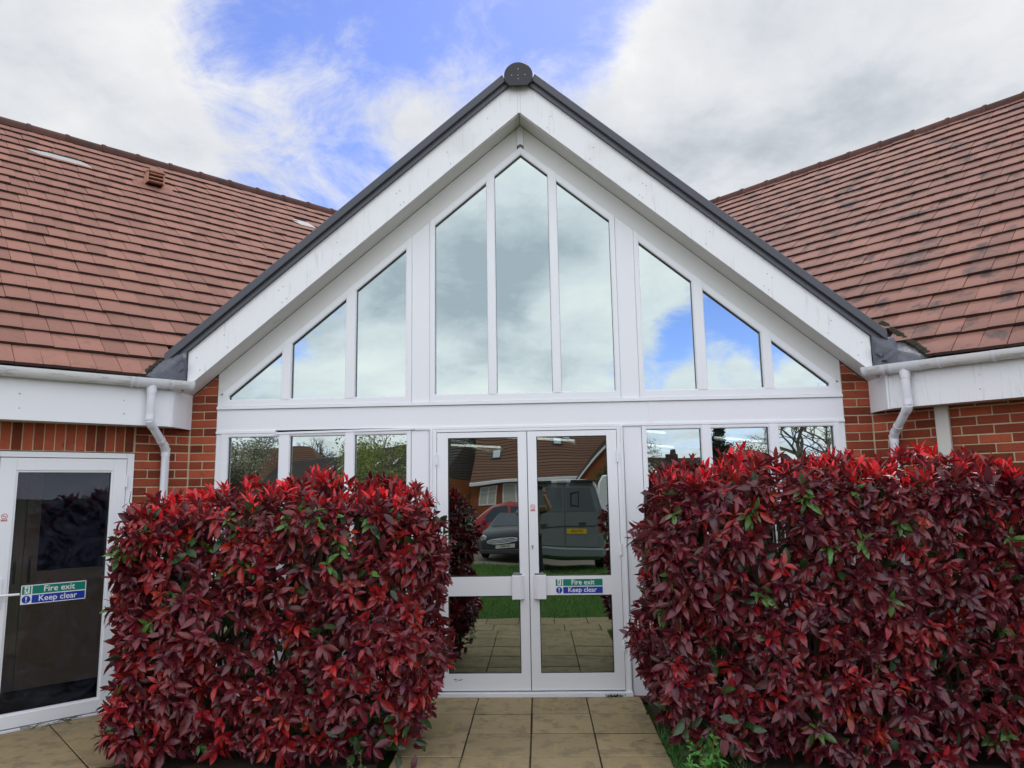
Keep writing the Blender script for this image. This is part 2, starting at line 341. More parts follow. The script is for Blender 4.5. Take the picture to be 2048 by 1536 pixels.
# wing frames: local (u along the wall, o outward, z)
WL = frameM((-3.053, 0, 0), (S2, S2, 0), (S2, -S2, 0), (0, 0, 1))
WR = frameM((3.053, 0, 0), (-S2, S2, 0), (-S2, -S2, 0), (0, 0, 1))
pl = MB().prism([(-3.2, .04), (-.50, .04), (-.50, 1.25), (-3.2, 1.25)], -.06, -.0075, WL, 'z').obj('paving', GROUT, kind='structure')
for r in range(3):
    for c in range(6):
        link('slab', sm, pl, M=WL @ Matrix.Translation((-.725 - .4515 * c, .262 + .4515 * r * .88, rnd.uniform(-.005, .0))) @ Matrix.Rotation(rnd.uniform(-.006, .006), 4, 'X'))

# ------------------------------------------------------------------ the building
B = thing('brick_building', 'red brick building with a white glazed gable entrance between two tiled wings', 'building')
BR_CACHE = {}
def brick_me(l, h, d=.06, m=BRICK):
    k = (round(l, 3), round(h, 3), m.name)
    if k not in BR_CACHE: BR_CACHE[k] = MB().box((0, -d, 0), (l, 0, h)).mesh('brick', m, bevel=.004)
    return BR_CACHE[k]
def lay(wall, F, spec_list, loose):
    """spec (u, z, l, h, single): single bricks become parts, the rest one joined part"""
    jm = MB()
    for (u, z, l, h, single) in spec_list:
        out = rnd.uniform(-.0025, .0015)
        if single: link('brick', brick_me(l, h), wall, M=F @ Matrix.Translation((u, out, z + rnd.uniform(-.0015, .0015))))
        else: jm.box((u, -.06, z), (u + l, out, z + h), F)
    if jm.v: jm.obj('brickwork', BRICKI, wall, kind='stuff')
def stretcher(u0, u1, z0, z1, single, skip=None, first_half=0):
    out = []; k = 0; z = z0
    while z + .065 <= z1 + .001:
        u = u1 - (0 if k % 2 == first_half else .1125)
        cells = []
        if k % 2 != first_half: cells.append((u1 - .1025, .1025))
        while u - .215 > u0 - .001: cells.append((u - .215, .215)); u -= .225
        if u - u0 > .04: cells.append((u0, u - u0))
        for (a, l) in cells:
            if skip and skip(a, a + l, z): continue
            out.append((a, z, l, .065, single(a, z)))
        z += .075; k += 1
    return out
# left wing wall, fire door opening u -1.462..-0.45, z 0..2.09
wl = MB()
wl.prism([(-6, -.1), (-1.466, -.1), (-1.466, 2.64), (-6, 2.64)], -.26, -.007, WL)
wl.prism([(-.448, -.1), (.02, -.1), (.02, 2.64), (-.448, 2.64)], -.26, -.007, WL)
wl.prism([(-1.466, 2.094), (-.448, 2.094), (-.448, 2.64), (-1.466, 2.64)], -.26, -.007, WL)
WALL_L = wl.obj('wall', MORT, B)
lay(WALL_L, WL, stretcher(-.448, -.006, .005, 2.37, lambda u, z: z > 1.72), 0)
lay(WALL_L, WL, stretcher(-6, -1.47, .005, 2.09, lambda u, z: False), 0)
lay(WALL_L, WL, [(-.460 - .0735 * (i + 1) + .0045, 2.099, .0645, .215, i < 16) for i in range(60)], 0)
# right wing wall
WALL_R = MB().prism([(-6, -.1), (.02, -.1), (.02, 2.64), (-6, 2.64)], -.26, -.007, WR).obj('wall', MORT, B)
lay(WALL_R, WR, stretcher(-6, -.006, .005, 2.43, lambda u, z: z > 1.75 and u > -1.75), 0)
# piers beside the glazing, one brick wide
I4 = Matrix.Identity(4); FX = frameM((0, 0, 0), (1, 0, 0), (0, -1, 0), (0, 0, 1))
for sx in (-1, 1):
    x0 = -3.05 if sx < 0 else 2.812
    xa_, xb_ = (x0 - .03, x0 + .238) if sx < 0 else (x0, x0 + .268)
    top = [(xa_, -.1), (xb_, -.1), (xb_, 5.15 - .834 * abs(xb_)), (xa_, 5.15 - .834 * abs(xa_))]
    P = MB().prism(top, .007, .22).obj('pier', MORT, B)
    sp = []
    for k in range(37):
        z = .005 + k * .075
        zt = 5.14 - .834 * (3.05 if sx < 0 else 2.81)
        for (a, l) in ([(x0 + .004, .232)] if k % 2 else [(x0 + .004, .111), (x0 + .125, .111)]):
            if z + .065 < 5.15 - .834 * max(abs(a), abs(a + l)): sp.append((a, z, l, .065, z > 1.75))
    for k in range(30, 42):        # cut bricks under the slope
        z = .005 + k * .075
        for (a, l) in ([(x0 + .004, .232)] if k % 2 else [(x0 + .004, .111), (x0 + .125, .111)]):
            zl, zr = 5.143 - .834 * abs(a), 5.143 - .834 * abs(a + l)
            if z + .065 < min(zl, zr) or z + .012 > max(zl, zr): continue
            pts = [(a, z), (a + l, z)]
            def clipz(x): return min(z + .065, max(z + .001, 5.143 - .834 * abs(x)))
            pts += [(x, clipz(x)) for x in np.linspace(a + l, a, 6)]
            MB().prism(pts, -.001, .06).obj('brick', BRICK, P)
    lay(P, FX, sp, 0)
# ---------- wing roofs
PIT = R(40); ct, st_ = math.cos(PIT), math.sin(PIT)
def roofM(F):   # local (u, v up the slope, n normal)
    o = F @ Vector((0, .27, 2.72)); u = F.to_3x3() @ Vector((1, 0, 0)); v = F.to_3x3() @ Vector((0, -ct, st_)); n = F.to_3x3() @ Vector((0, st_, ct))
    return frameM(o, u, v, n)
def gable_z(x): return 5.60 - .84 * abs(x)
def tile_me(w, m):
    t = MB(); h = .30
    # slightly cambered tile, head tucked under the course above
    rows = [(0, .032, .006), (.04, .0325, .012), (h, .004, -.008)]
    vs = []
    for (v, zt, zb) in rows:
        for u, c in ((0, 0), (w / 2, .0012), (w, 0)): vs.append((u, v, zt + c))
    for (v, zt, zb) in rows:
        for u in (0, w / 2, w): vs.append((u, v, zb))
    fs = []
    for j in range(2):
        for i in range(2):
            a = j * 3 + i; fs.append((a, a + 1, a + 4, a + 3)); fs.append((9 + a, 9 + a + 3, 9 + a + 4, 9 + a + 1))
    fs += [(0, 9, 10, 1), (1, 10, 11, 2), (0, 3, 12, 9), (3, 6, 15, 12), (2, 11, 14, 5), (5, 14, 17, 8)]
    t.add(vs, fs); t.butt = len(fs); return t
def valley_limit(Mr, sgn):
    pass
for F, sgn, m1, m2, vr, nm in ((WL, -1, TILE, TILEI, 6.22, 'left'), (WR, 1, TILE2, TILE2I, 6.36, 'right')):
    Mr = roofM(F)
    base = MB(); b0 = -.32
    pts = [(-6.5, 0), (b0, 0), (7.53, 4.54), (8.8, 6.22), (-6.5, 6.22)]
    base.add([Mr @ Vector((a, b_, z)) for z in (-.012, -.16) for a, b_ in pts], [(0, 1, 2, 3, 4), (9, 8, 7, 6, 5)] + [(i, (i + 1) % 5, 5 + (i + 1) % 5, 5 + i) for i in range(5)])
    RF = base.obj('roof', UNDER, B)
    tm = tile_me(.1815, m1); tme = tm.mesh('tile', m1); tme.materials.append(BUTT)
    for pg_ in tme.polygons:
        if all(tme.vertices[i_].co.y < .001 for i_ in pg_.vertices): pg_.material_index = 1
    tm.f; tl = tm.v; tf = tm.f
    cand = []
    XL = 3.222 if sgn < 0 else 3.285
    for k in range(1, 26):
        v0 = .035 + (k - 1) * .2565 - (.035 if k == 1 else 0)
        ph = rnd.choice((0, 1)) * .0925 + rnd.uniform(-.012, .012) if k % 2 else rnd.uniform(-.012, .012) + .046 * (k % 3)
        for c in range(-24, 50):
            u0 = -1.4 + ph + .185 * c
            p = Mr @ Vector((u0 + .09, v0 + .12, 0))
            if sgn * p.x < .05: continue
            p2_ = Mr @ Vector((u0, v0 + .12, 0))
            zc_ = 3.04 if sgn < 0 else 3.12
            if p.z < zc_ and sgn * p2_.x < XL + .005: continue
            clip = p.z < zc_ and sgn * (Mr @ Vector((u0 + .185, v0 + .26, 0))).x < XL
            if sgn * p.x < 3.17 and p.z < gable_z(p.x) - .02 and p.z >= zc_: continue
            if v0 > vr - .12: continue
            q = project(p); vis = 0
            if -60 < q[0] < 2110 and -40 < q[1] < 800 and q[2] > 0:
                lim = 703 + (q[0] - 327) * (152 - 703) / (1005 - 327) if sgn < 0 else 668 + (q[0] - 1770) * (152 - 668) / (1063 - 1770)
                if q[1] < lim + 12: vis = 1
            cand.append((-vis, q[2] if q[2] > 0 else 99, u0, v0, clip))
    cand.sort()
    jm = MB()
    for i, (vis, dist, u0, v0, clip) in enumerate(cand):
        M = Mr @ Matrix.Translation((u0 + rnd.uniform(-.0015, .0015), v0 + rnd.uniform(-.004, .004), rnd.uniform(-.001, .006))) @ Matrix.Rotation(rnd.uniform(-.010, .010), 4, 'Z') @ Matrix.Rotation(rnd.uniform(-.018, .018), 4, 'Y')
        if clip:      # cut along the valley
            vs = []
            for v in tl:
                w = M @ Vector(v); ov = (XL - sgn * w.x) / S2
                if ov > 0: w = w + (Mr.to_3x3() @ Vector((-ov, 0, 0)))
                vs.append(w)
            jm.add(vs, tf)
        elif i < 300 and vis: link('tile', tme, RF, M=M)
        else: jm.add([M @ Vector(v) for v in tl], tf)
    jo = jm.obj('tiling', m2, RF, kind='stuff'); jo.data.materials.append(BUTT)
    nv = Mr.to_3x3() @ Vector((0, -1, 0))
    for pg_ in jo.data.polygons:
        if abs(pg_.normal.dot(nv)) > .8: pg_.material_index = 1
    # ridge
    ring = [(math.sin(a) * .115, math.cos(a) * .115) for a in np.linspace(-1.75, 1.75, 11)] + [(math.sin(a) * .098, math.cos(a) * .098) for a in np.linspace(1.75, -1.75, 11)]
    horiz = F.to_3x3() @ Vector((0, 1, 0)); uu = F.to_3x3() @ Vector((1, 0, 0))
    rt = MB().loft([[(0, a, b_) for a, b_ in ring], [(.452, a * .97, b_ * .97) for a, b_ in ring]])
    rt.loft([[(-.012, a * 1.08, b_ * 1.08) for a, b_ in ring], [(.03, a * 1.08, b_ * 1.08) for a, b_ in ring]])
    rme = rt.mesh('ridge_tile', RIDGE, smooth=True)
    for c in range(-8, 19):
        p = Mr @ Vector(((-.836 if sgn < 0 else -.172) + .463 * c, vr + .02, -.03)); 
        if sgn * p.x < .1: continue
        link('ridge_tile', rme, RF, M=frameM(p, uu, horiz, (0, 0, 1)) @ Matrix.Rotation(rnd.uniform(-.008, .008), 4, 'Y'))
    # cut edge along the valley: black mossy mortar fillet
    vp = []
    for t in np.linspace(.03, .70, 40):
        oo = .27 - t * ct; vp.append(Mr @ Vector((-(XL - 3.053) / S2 - oo + rnd.uniform(-.006, .006), t, .012 + rnd.uniform(-.006, .006))))
    MB().tube(vp, [(.018 if sgn < 0 else .026) + .010 * rnd.random() for _ in vp], 6).obj('valley_edge', MOSS, RF)
    # broken strips of lead where roof vents were taken out
    if sgn < 0:
        for (ua, ub, va) in ((-.93, -.13, 5.22), (2.62, 3.05, 5.12)):
            w = ub - ua
            pts = [(ua, va + .09), (ua + w * .15, va + .02), (ua + w * .35, va - .06), (ub, va - .05), (ub - w * .10, va + .05), (ub - w * .22, va + .14), (ua + w * .3, va + .15)]
            MB().add([Mr @ Vector((a, b_, z)) for z in (.034, .028) for a, b_ in pts], [tuple(range(7)), tuple(range(13, 6, -1))] + [(i, (i + 1) % 7, 7 + (i + 1) % 7, 7 + i) for i in range(7)]).obj('lead_strip', LEADP, RF)
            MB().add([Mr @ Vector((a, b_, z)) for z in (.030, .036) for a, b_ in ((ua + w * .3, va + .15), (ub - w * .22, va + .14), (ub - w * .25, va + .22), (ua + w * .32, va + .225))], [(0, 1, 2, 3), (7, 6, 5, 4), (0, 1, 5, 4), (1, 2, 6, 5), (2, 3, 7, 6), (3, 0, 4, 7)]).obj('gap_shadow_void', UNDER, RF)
        # hooded roof vent
        Vn = Mr @ Matrix.Translation((.56, 5.12, .02))
        vb = MB().box((-.26, -.16, 0), (.26, .16, .012), Vn)
        vb.obj('vent_flange', TILE, RF)
        VU = frameM(Vn @ Vector((0, 0, 0)), uu, horiz, (0, 0, 1)) @ Matrix.Diagonal((.82, .82, .82, 1))
        vh = MB()
        vh.box((-.14, -.04, .0), (-.115, .17, .20), VU); vh.box((.115, -.04, .0), (.14, .17, .20), VU)
        for zz in (.02, .085, .15): vh.box((-.113, -.03, zz), (.113, .175, zz + .022), VU)
        vh.prism([(-.155, .19), (-.09, .245), (.09, .245), (.155, .19)], -.06, .19, VU)
        vh.obj('roof_vent', mat('vent_terracotta', (.42, .22, .15), .7, .3, var=.2), RF, bevel=.006)
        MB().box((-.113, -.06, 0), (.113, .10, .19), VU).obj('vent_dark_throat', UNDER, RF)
# ---------- eaves: fascia, soffit, boxed ends, gutters, downpipes
for F, sgn in ((WL, -1), (WR, 1)):
    zb = 2.312 if sgn < 0 else 2.345
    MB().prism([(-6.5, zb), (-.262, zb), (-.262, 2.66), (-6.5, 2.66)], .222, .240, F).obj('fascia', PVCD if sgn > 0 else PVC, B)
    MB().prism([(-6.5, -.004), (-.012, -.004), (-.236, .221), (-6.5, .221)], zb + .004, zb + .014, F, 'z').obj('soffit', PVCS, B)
    # boxed end and its corner trim
    x = sgn * 3.055
    MB().box((min(x, x - sgn * .012), -.334, zb - .003), (max(x, x - sgn * .012), -.002, 2.70)).obj('box_end', PVC, B)
    ctm = MB()
    ctm.prism([(-.262, zb - .004), (-.222, zb - .004), (-.222, 2.69), (-.262, 2.69)], .2405, .2445, F)
    ctm.box((x - .004, -.352, zb - .004), (x + .004 - sgn * .012, -.318, 2.69))
    ctm.obj('corner_trim', PVC, B)
    # half round gutter
    def gprof(r, zc=2.702, oc=.302, dep=.072, a0=0):
        return [(oc + r * math.cos(a), zc + dep * r / .056 * math.sin(a)) for a in np.linspace(math.pi, 2 * math.pi, 11)]
    def gut(m, u0, u1, r, t=.004):
        o_ = gprof(r); i_ = gprof(r - t)[::-1]
        m.loft([[F @ Vector((u0, a, b_)) for a, b_ in o_ + i_], [F @ Vector((u1, a, b_)) for a, b_ in o_ + i_]])
    ue = -.10 if sgn < 0 else -.075
    g = MB(); gut(g, -6.5, ue, .056)
    G = g.obj('gutter', GUT, B, smooth=True)
    e_ = MB(); e_.loft([[F @ Vector((ue - .004, a, b_)) for a, b_ in gprof(.057)], [F @ Vector((ue + .004, a, b_)) for a, b_ in gprof(.057)]])
    gut(e_, ue - .035, ue - .005, .0595, .003); gut(e_, ue - .048, ue - .041, .0605, .003)
    e_.obj('end_cap', PIPE, G, smooth=True)
    ut = -.43 if sgn < 0 else -.395
    for a in ([-.592, -1.75] if sgn < 0 else [-.66, -1.03, -1.9]):
        k_ = MB(); gut(k_, a - .011, a + .011, .0625, .004); k_.box((a - .011, .24, 2.64), (a + .011, .262, 2.712), F); k_.obj('bracket', PIPE, G, smooth=True)
    un = MB()
    for a in (ut - .115, ut + .10, ut + .155): gut(un, a - .010, a + .010, .0605, .0035); gut(un, a + .014, a + .019, .0605, .0035)
    gut(un, ut - .11, ut + .10, .0585, .002)
    un.obj('union', PIPE, G, smooth=True)
    # downpipe: drop, swan neck towards the wall and the corner, then straight down
    ul = -.219 if sgn < 0 else -.182
    A = [(ut, .300, 2.66), (ut, .300, 2.36)]; z1 = 2.33; z2 = 2.12
    path = [(ut, .300, 2.655), (ut, .300, 2.36), (ut + .012, .288, 2.325), (ul - .02, .082, 2.155), (ul, .062, 2.12), (ul, .060, 0.02)]
    dp = MB().tube([F @ Vector(p) for p in path], .034, 16).obj('downpipe', PIPE, B, smooth=True)
    for (p, q_) in (((ut, .300, 2.655), (ut, .300, 2.575)), ((ut, .300, 2.395), (ut, .300, 2.355)), ((ul, .0605, 2.135), (ul, .060, 2.065))):
        MB().tube([F @ Vector(p), F @ Vector(q_)], [.043 if p[2] > 2.6 else .0385, .0375], 16).obj('pipe_collar', PIPE, dp, smooth=True)
    d_ = (Vector(path[3]) - Vector(path[2])).normalized()
    for t in (.012, .225): 
        c0 = Vector(path[2]) + d_ * t; MB().tube([F @ c0, F @ (c0 + d_ * .022)], .0382, 16).obj('pipe_collar', PIPE, dp, smooth=True)
    MB().tube([F @ Vector((ut, .300, 2.352)), F @ Vector((ut + .0125, .2875, 2.322)), F @ (Vector(path[2]) + d_ * .03)], .0375, 16).obj('pipe_elbow', PIPE, dp, smooth=True)
    MB().tube([F @ (Vector(path[3]) - d_ * .02), F @ Vector(path[3]), F @ Vector((ul, .0605, 2.11))], .0375, 16).obj('pipe_elbow', PIPE, dp, smooth=True)
    # screws
    sc = MB()
    for u in ([-.62, -1.34, -2.1] if sgn < 0 else [-.9, -1.6, -2.3]):
        for zz in (zb + .09, zb + .20): sc.tube([F @ Vector((u + rnd.uniform(-.01, .01), .239, zz)), F @ Vector((u, .2425, zz))], .0045, 6)
    sc.obj('screw_heads', METAL, B, kind='stuff')
# white vinyl cover strip down the right wall
MB().prism([(-.607, .0), (-.506, .0), (-.506, 2.35), (-.607, 2.35)], .001, .05, WR).obj('wall_cover_strip', mat('cream_plastic', (.62, .61, .55), .4, .4, var=.08), B, bevel=.004)
# ---------- gable: barge boards, soffit, cladding, dark verge
VZ = lambda x: 5.640 - .840 * abs(x)
BZ = lambda x: 5.153 - .832 * abs(x)
for sx in (-1, 1):
    xe = 2.985; xv = 3.18 if sx < 0 else 3.115
    MB().prism([(sx * .014, BZ(.0)), (sx * xe, BZ(xe)), (sx * xe, VZ(xe) - .15), (sx * .014, VZ(0) - .15)], -.235, -.215).obj('bargeboard', PVCD, B)
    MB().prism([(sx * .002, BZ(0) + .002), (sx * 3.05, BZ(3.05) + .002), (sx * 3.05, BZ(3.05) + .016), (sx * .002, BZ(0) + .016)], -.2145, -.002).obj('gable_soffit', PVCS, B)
    vt = MB()
    vt.prism([(sx * .150, VZ(.15)), (sx * xv, VZ(xv)), (sx * xv, VZ(xv) - .092), (sx * .120, VZ(.12) - .092)], -.285, -.06)
    V_ = vt.obj('verge_trim', VERGE, B, bevel=.006)
    MB().prism([(sx * .10, VZ(.1) - .0925), (sx * (xv - .02), VZ(xv - .02) - .0925), (sx * (xv - .03), VZ(xv - .03) - .110), (sx * .09, VZ(.09) - .110)], -.2655, -.06).obj('trim_groove', VERGED, V_)
    MB().prism([(sx * .08, VZ(.08) - .1105), (sx * (xv - .06), VZ(xv - .06) - .1105), (sx * (xv - .09), VZ(xv - .09) - .148), (sx * .05, VZ(.05) - .148)], -.262, -.06).obj('trim_lip', VERGE, V_)
    # gable roof slope behind the verge
    MB().slab([(0, -.05, VZ(0) - .03), (sx * 3.18, -.05, VZ(3.18) - .03), (sx * 3.18, -.02, VZ(3.18) - .03), (0, 7.5, VZ(0) - .03)], .05).obj('gable_roof', VERGE, B)
    sc = MB()
    for x in (.24, .62, 1.05, 1.08, 1.62, 2.10, 2.14, 2.62, 2.86):
        for dz in (.06, .20): sc.tube([(sx * (x + dz * .25), -.2345, BZ(x + dz * .25) + dz), (sx * (x + dz * .25), -.2385, BZ(x + dz * .25) + dz)], .0050, 6)
    sc.obj('screw_heads', METAL, B, kind='stuff')
MB().box((-.013, -.2365, 5.158), (.013, -.214, 5.42)).obj('apex_strip', PVCD, B)
cap = [(.132 * math.cos(a), 5.485 + .132 * math.sin(a)) for a in np.linspace(R(-52), R(232), 26)]
RC = MB().prism(cap, -.312, -.285).obj('ridge_cap', VERGED, B, bevel=.005, smooth=True)
cs = MB()
for (x, z) in ((0, 5.545), (-.003, 5.483), (0, 5.447), (-.06, 5.485), (.06, 5.487)): cs.tube([(x, -.311, z), (x, -.315, z)], .0045, 8)
cs.obj('cap_rivets', METAL, RC, kind='stuff')
rr = [(math.cos(a) * .12, 5.485 + math.sin(a) * .12) for a in np.linspace(-.4, math.pi + .4, 14)]
MB().prism(rr, -.284, 7.0).obj('dark_ridge', VERGE, B, smooth=True)
# lead saddles where the verge meets the gutters
def lead_sheet(poly, seed):
    bm = bmesh.new(); vs = [bm.verts.new(p) for p in poly]; c = bm.verts.new(tuple(np.mean(np.array(poly), axis=0) + np.array([0, -.015, .0])))
    for i in range(len(vs)): bm.faces.new((vs[i], vs[(i + 1) % len(vs)], c))
    bmesh.ops.subdivide_edges(bm, edges=bm.edges, cuts=6, use_grid_fill=True); bm.normal_update()
    r_ = random.Random(seed)
    for v in bm.verts: v.co.y += .012 * math.sin(v.co.x * 41 + seed) * math.cos(v.co.z * 37 + v.co.x * 20) + r_.uniform(-.003, .003)
    g = bmesh.ops.extrude_face_region(bm, geom=bm.faces[:])
    for v in [a for a in g['geom'] if isinstance(a, bmesh.types.BMVert)]: v.co += Vector((0, .010, -.008))
    bmesh.ops.recalc_face_normals(bm, faces=bm.faces)
    me = bpy.data.meshes.new('lead_flashing'); bm.to_mesh(me); bm.free(); me.polygons.foreach_set('use_smooth', [True] * len(me.polygons)); me.materials.append(LEAD)
    return link('lead_flashing', me, B)
lead_sheet([(-3.215, -.54, 2.735), (-3.215, -.38, 2.83), (-3.205, -.29, 2.90), (-3.08, -.268, 2.955), (-2.988, -.25, 2.995), (-2.987, -.25, 2.70), (-3.05, -.36, 2.69), (-3.13, -.47, 2.71)], 1)
lead_sheet([(3.295, -.60, 2.735), (3.28, -.36, 2.87), (3.265, -.12, 3.01), (3.12, -.255, 2.965), (2.988, -.25, 2.995), (2.987, -.25, 2.69), (3.05, -.38, 2.69), (3.17, -.50, 2.71)], 2)
for sx in (-1, 1):   # folded lead patch on the saddle
    MB().prism([(sx * 3.0, 2.90), (sx * 3.06, 2.85), (sx * 3.04, 2.79), (sx * 2.99, 2.83)], -.30, -.288).obj('lead_patch', LEAD, B)
# cladding above the frames and behind the beam
SZ = lambda x: 5.150 - .832 * abs(x)
GZ = lambda x: 4.872 - .832 * abs(x)        # glass line
FZ = lambda x: GZ(x) + .066                 # outer edge of the window frames
for sx in (-1, 1):
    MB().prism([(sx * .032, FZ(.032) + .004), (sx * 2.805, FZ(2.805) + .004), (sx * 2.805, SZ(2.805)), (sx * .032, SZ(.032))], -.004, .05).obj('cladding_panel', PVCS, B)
    MB().prism([(sx * .861, 2.518), (sx * 1.0265, 2.518), (sx * 1.0265, FZ(1.0265) + .003), (sx * .861, FZ(.861) + .003)], -.003, .05).obj('post_panel', PVC, B)
    MB().box((min(sx * .868, sx * 1.026) - (0 if sx > 0 else -.0), -.003, -.01), (max(sx * .868, sx * 1.026), .05, 2.268)).obj('post_panel', PVC, B)
    MB().box((min(sx * 2.762, sx * 2.806), -.002, -.01), (max(sx * 2.762, sx * 2.806), .05, 2.266)).obj('side_trim', PVC, B)
    MB().box((min(sx * 2.7605, sx * 2.806), -.0035, 2.5165), (max(sx * 2.7605, sx * 2.806), .05, 2.622)).obj('side_trim', PVC, B)
MB().prism([(-.030, FZ(0) + .012), (0, FZ(0) + .03), (.030, FZ(0) + .012), (.030, SZ(.03)), (0, SZ(0)), (-.030, SZ(.03))], -.0075, .04).obj('apex_cover', PVC, B)
beam = MB().box((-2.806, -.006, 2.292), (1.118, .06, 2.486)).obj('beam_panel', PVC, B)
MB().box((1.121, -.006, 2.292), (2.806, .06, 2.486)).obj('beam_panel', PVC, B)
MB().box((1.100, -.0105, 2.294), (1.140, -.0065, 2.484)).obj('joint_strip', PVC, B)
MB().box((-2.808, -.024, 2.488), (2.808, .055, 2.514)).obj('window_sill_strip', PVC, B, bevel=.003)
MB().box((-2.808, -.016, 2.268), (-2.262, .05, 2.2915)).obj('cover_strip', PVC, B)
# the next strip has come loose and hangs at its left end
MB().prism([(-2.258, 2.254), (-1.0, 2.272), (-1.0, 2.2915), (-2.258, 2.272)], -.022, -.0065).obj('cover_strip', PVC, B)
MB().box((-.998, -.016, 2.270), (2.808, .05, 2.2915)).obj('cover_strip', PVC, B)
sc = MB()
for i in range(9):
    for zz in (2.345, 2.44): sc.tube([(-2.6 + i * .64, -.005, zz), (-2.6 + i * .64, -.0085, zz)], .0032, 6)
sc.obj('screw_heads', PVCS, B, kind='stuff')

def glazing(name, panes, x0, x1, zbot, ztop_fn, fr_top_fn, zb_out, glass, kind_top='slope'):
    """a frame with mullions between panes; panes = [(xa, xb)]"""
    yf, yb = -.012, .045
    fm = MB()
    def seg(xa, xb, f): 
        P = [xa] + ([0.0] if xa < 0 < xb else []) + [xb]; return [(x, f(x)) for x in P]
    fm.box((x0, yf, zb_out), (x1, yb, zbot))                                # bottom rail
    edges = [x0] + [v for p in panes for v in p] + [x1]
    for i in range(0, len(edges), 2):                                        # jambs and mullions
        a, b_ = edges[i], edges[i + 1]
        inner = 0 < i < len(edges) - 2
        top = seg(a, b_, lambda x: fr_top_fn(x) - (.0 if not inner else .001))
        fm.prism([(a, zbot), (b_, zbot)] + top[::-1], yf - (.004 if inner else 0), yb)
    W = None
    for (a, b_) in panes:                                                    # top rail pieces
        lo = seg(a, b_, ztop_fn); hi = seg(a, b_, fr_top_fn)
        if len(lo) == 2: fm.prism(lo + hi[::-1], yf + .002, yb)
        else:
            fm.prism([lo[0], lo[1], hi[1], hi[0]], yf + .002, yb); fm.prism([lo[1], lo[2], hi[2], hi[1]], yf + .002, yb)
    W = fm.obj(name, PVC, B)
    bead = MB(); gk = MB()
    for (a, b_) in panes:
        top = seg(a, b_, ztop_fn)
        outer = [(a, zbot), (b_, zbot)] + top[::-1]
        if abs(outer[2][1] - outer[1][1]) < .03: outer = outer[:2] + outer[3:]
        c = Vector((sum(p[0] for p in outer) / len(outer), sum(p[1] for p in outer) / len(outer)))
        def inset(poly, d):
            n = len(poly); res = []
            for i in range(n):
                p0, p1, p2 = Vector(poly[i - 1]), Vector(poly[i]), Vector(poly[(i + 1) % n])
                e1 = (p1 - p0).normalized(); e2 = (p2 - p1).normalized()
                n1 = Vector((-e1.y, e1.x)); n2 = Vector((-e2.y, e2.x)); bis = (n1 + n2).normalized()
                res.append(p1 + bis * d / max(.3, bis.dot(n1)))
            return [tuple(p) for p in res]
        for (m_, d, ya, yb_) in ((bead, .007, -.006, .018), (gk, .0095, .0185, .030)):
            inn = inset(outer, d); n = len(outer)
            vs = [(p[0], ya, p[1]) for p in outer] + [(p[0], ya, p[1]) for p in inn] + [(p[0], yb_, p[1]) for p in inn]
            m_.add(vs, [(i, (i + 1) % n, n + (i + 1) % n, n + i) for i in range(n)] + [(n + i, n + (i + 1) % n, 2 * n + (i + 1) % n, 2 * n + i) for i in range(n)])
        MB().prism(inset(outer, .002), .029, .035).obj('pane', glass, W)
    bead.obj('glazing_bead', PVC, W); gk.obj('gasket', GASK, W)
    return W
LP = [(-2.712, -2.217), (-2.140, -1.630), (-1.550, -1.075)]
RP = [(1.067, 1.545), (1.628, 2.136), (2.213, 2.710)]
ZF = lambda d: (lambda x: GZ(x))
glazing('window', [(-.818, -.322), (-.256, .258), (.325, .820)], -.858, .858, 2.582, GZ, FZ, 2.517, GLASS)
def sided(panes, x0, x1): return glazing('window', panes, x0, x1, 2.572 if x0 < 0 else 2.582, lambda x: max(GZ(x), 2.59), lambda x: max(FZ(x), 2.62), 2.517, GLASS)
sided(LP, -2.76, -1.028); sided(RP, 1.028, 2.76)
flat = lambda z: (lambda x: z)
for P, x0, x1 in (([(-2.700, -2.222), (-2.134, -1.622), (-1.545, -1.062)], -2.758, -1.030), ([(1.065, 1.556), (1.634, 2.148), (2.222, 2.714)], 1.030, 2.758)):
    W = glazing('window', P, x0, x1, .145, flat(2.243), flat(2.268), .085, GLASSL)
    MB().box((x0 - .03, -.06, .018), (x1 + .03, .05, .082)).obj('sill', PVC, W, bevel=.006)
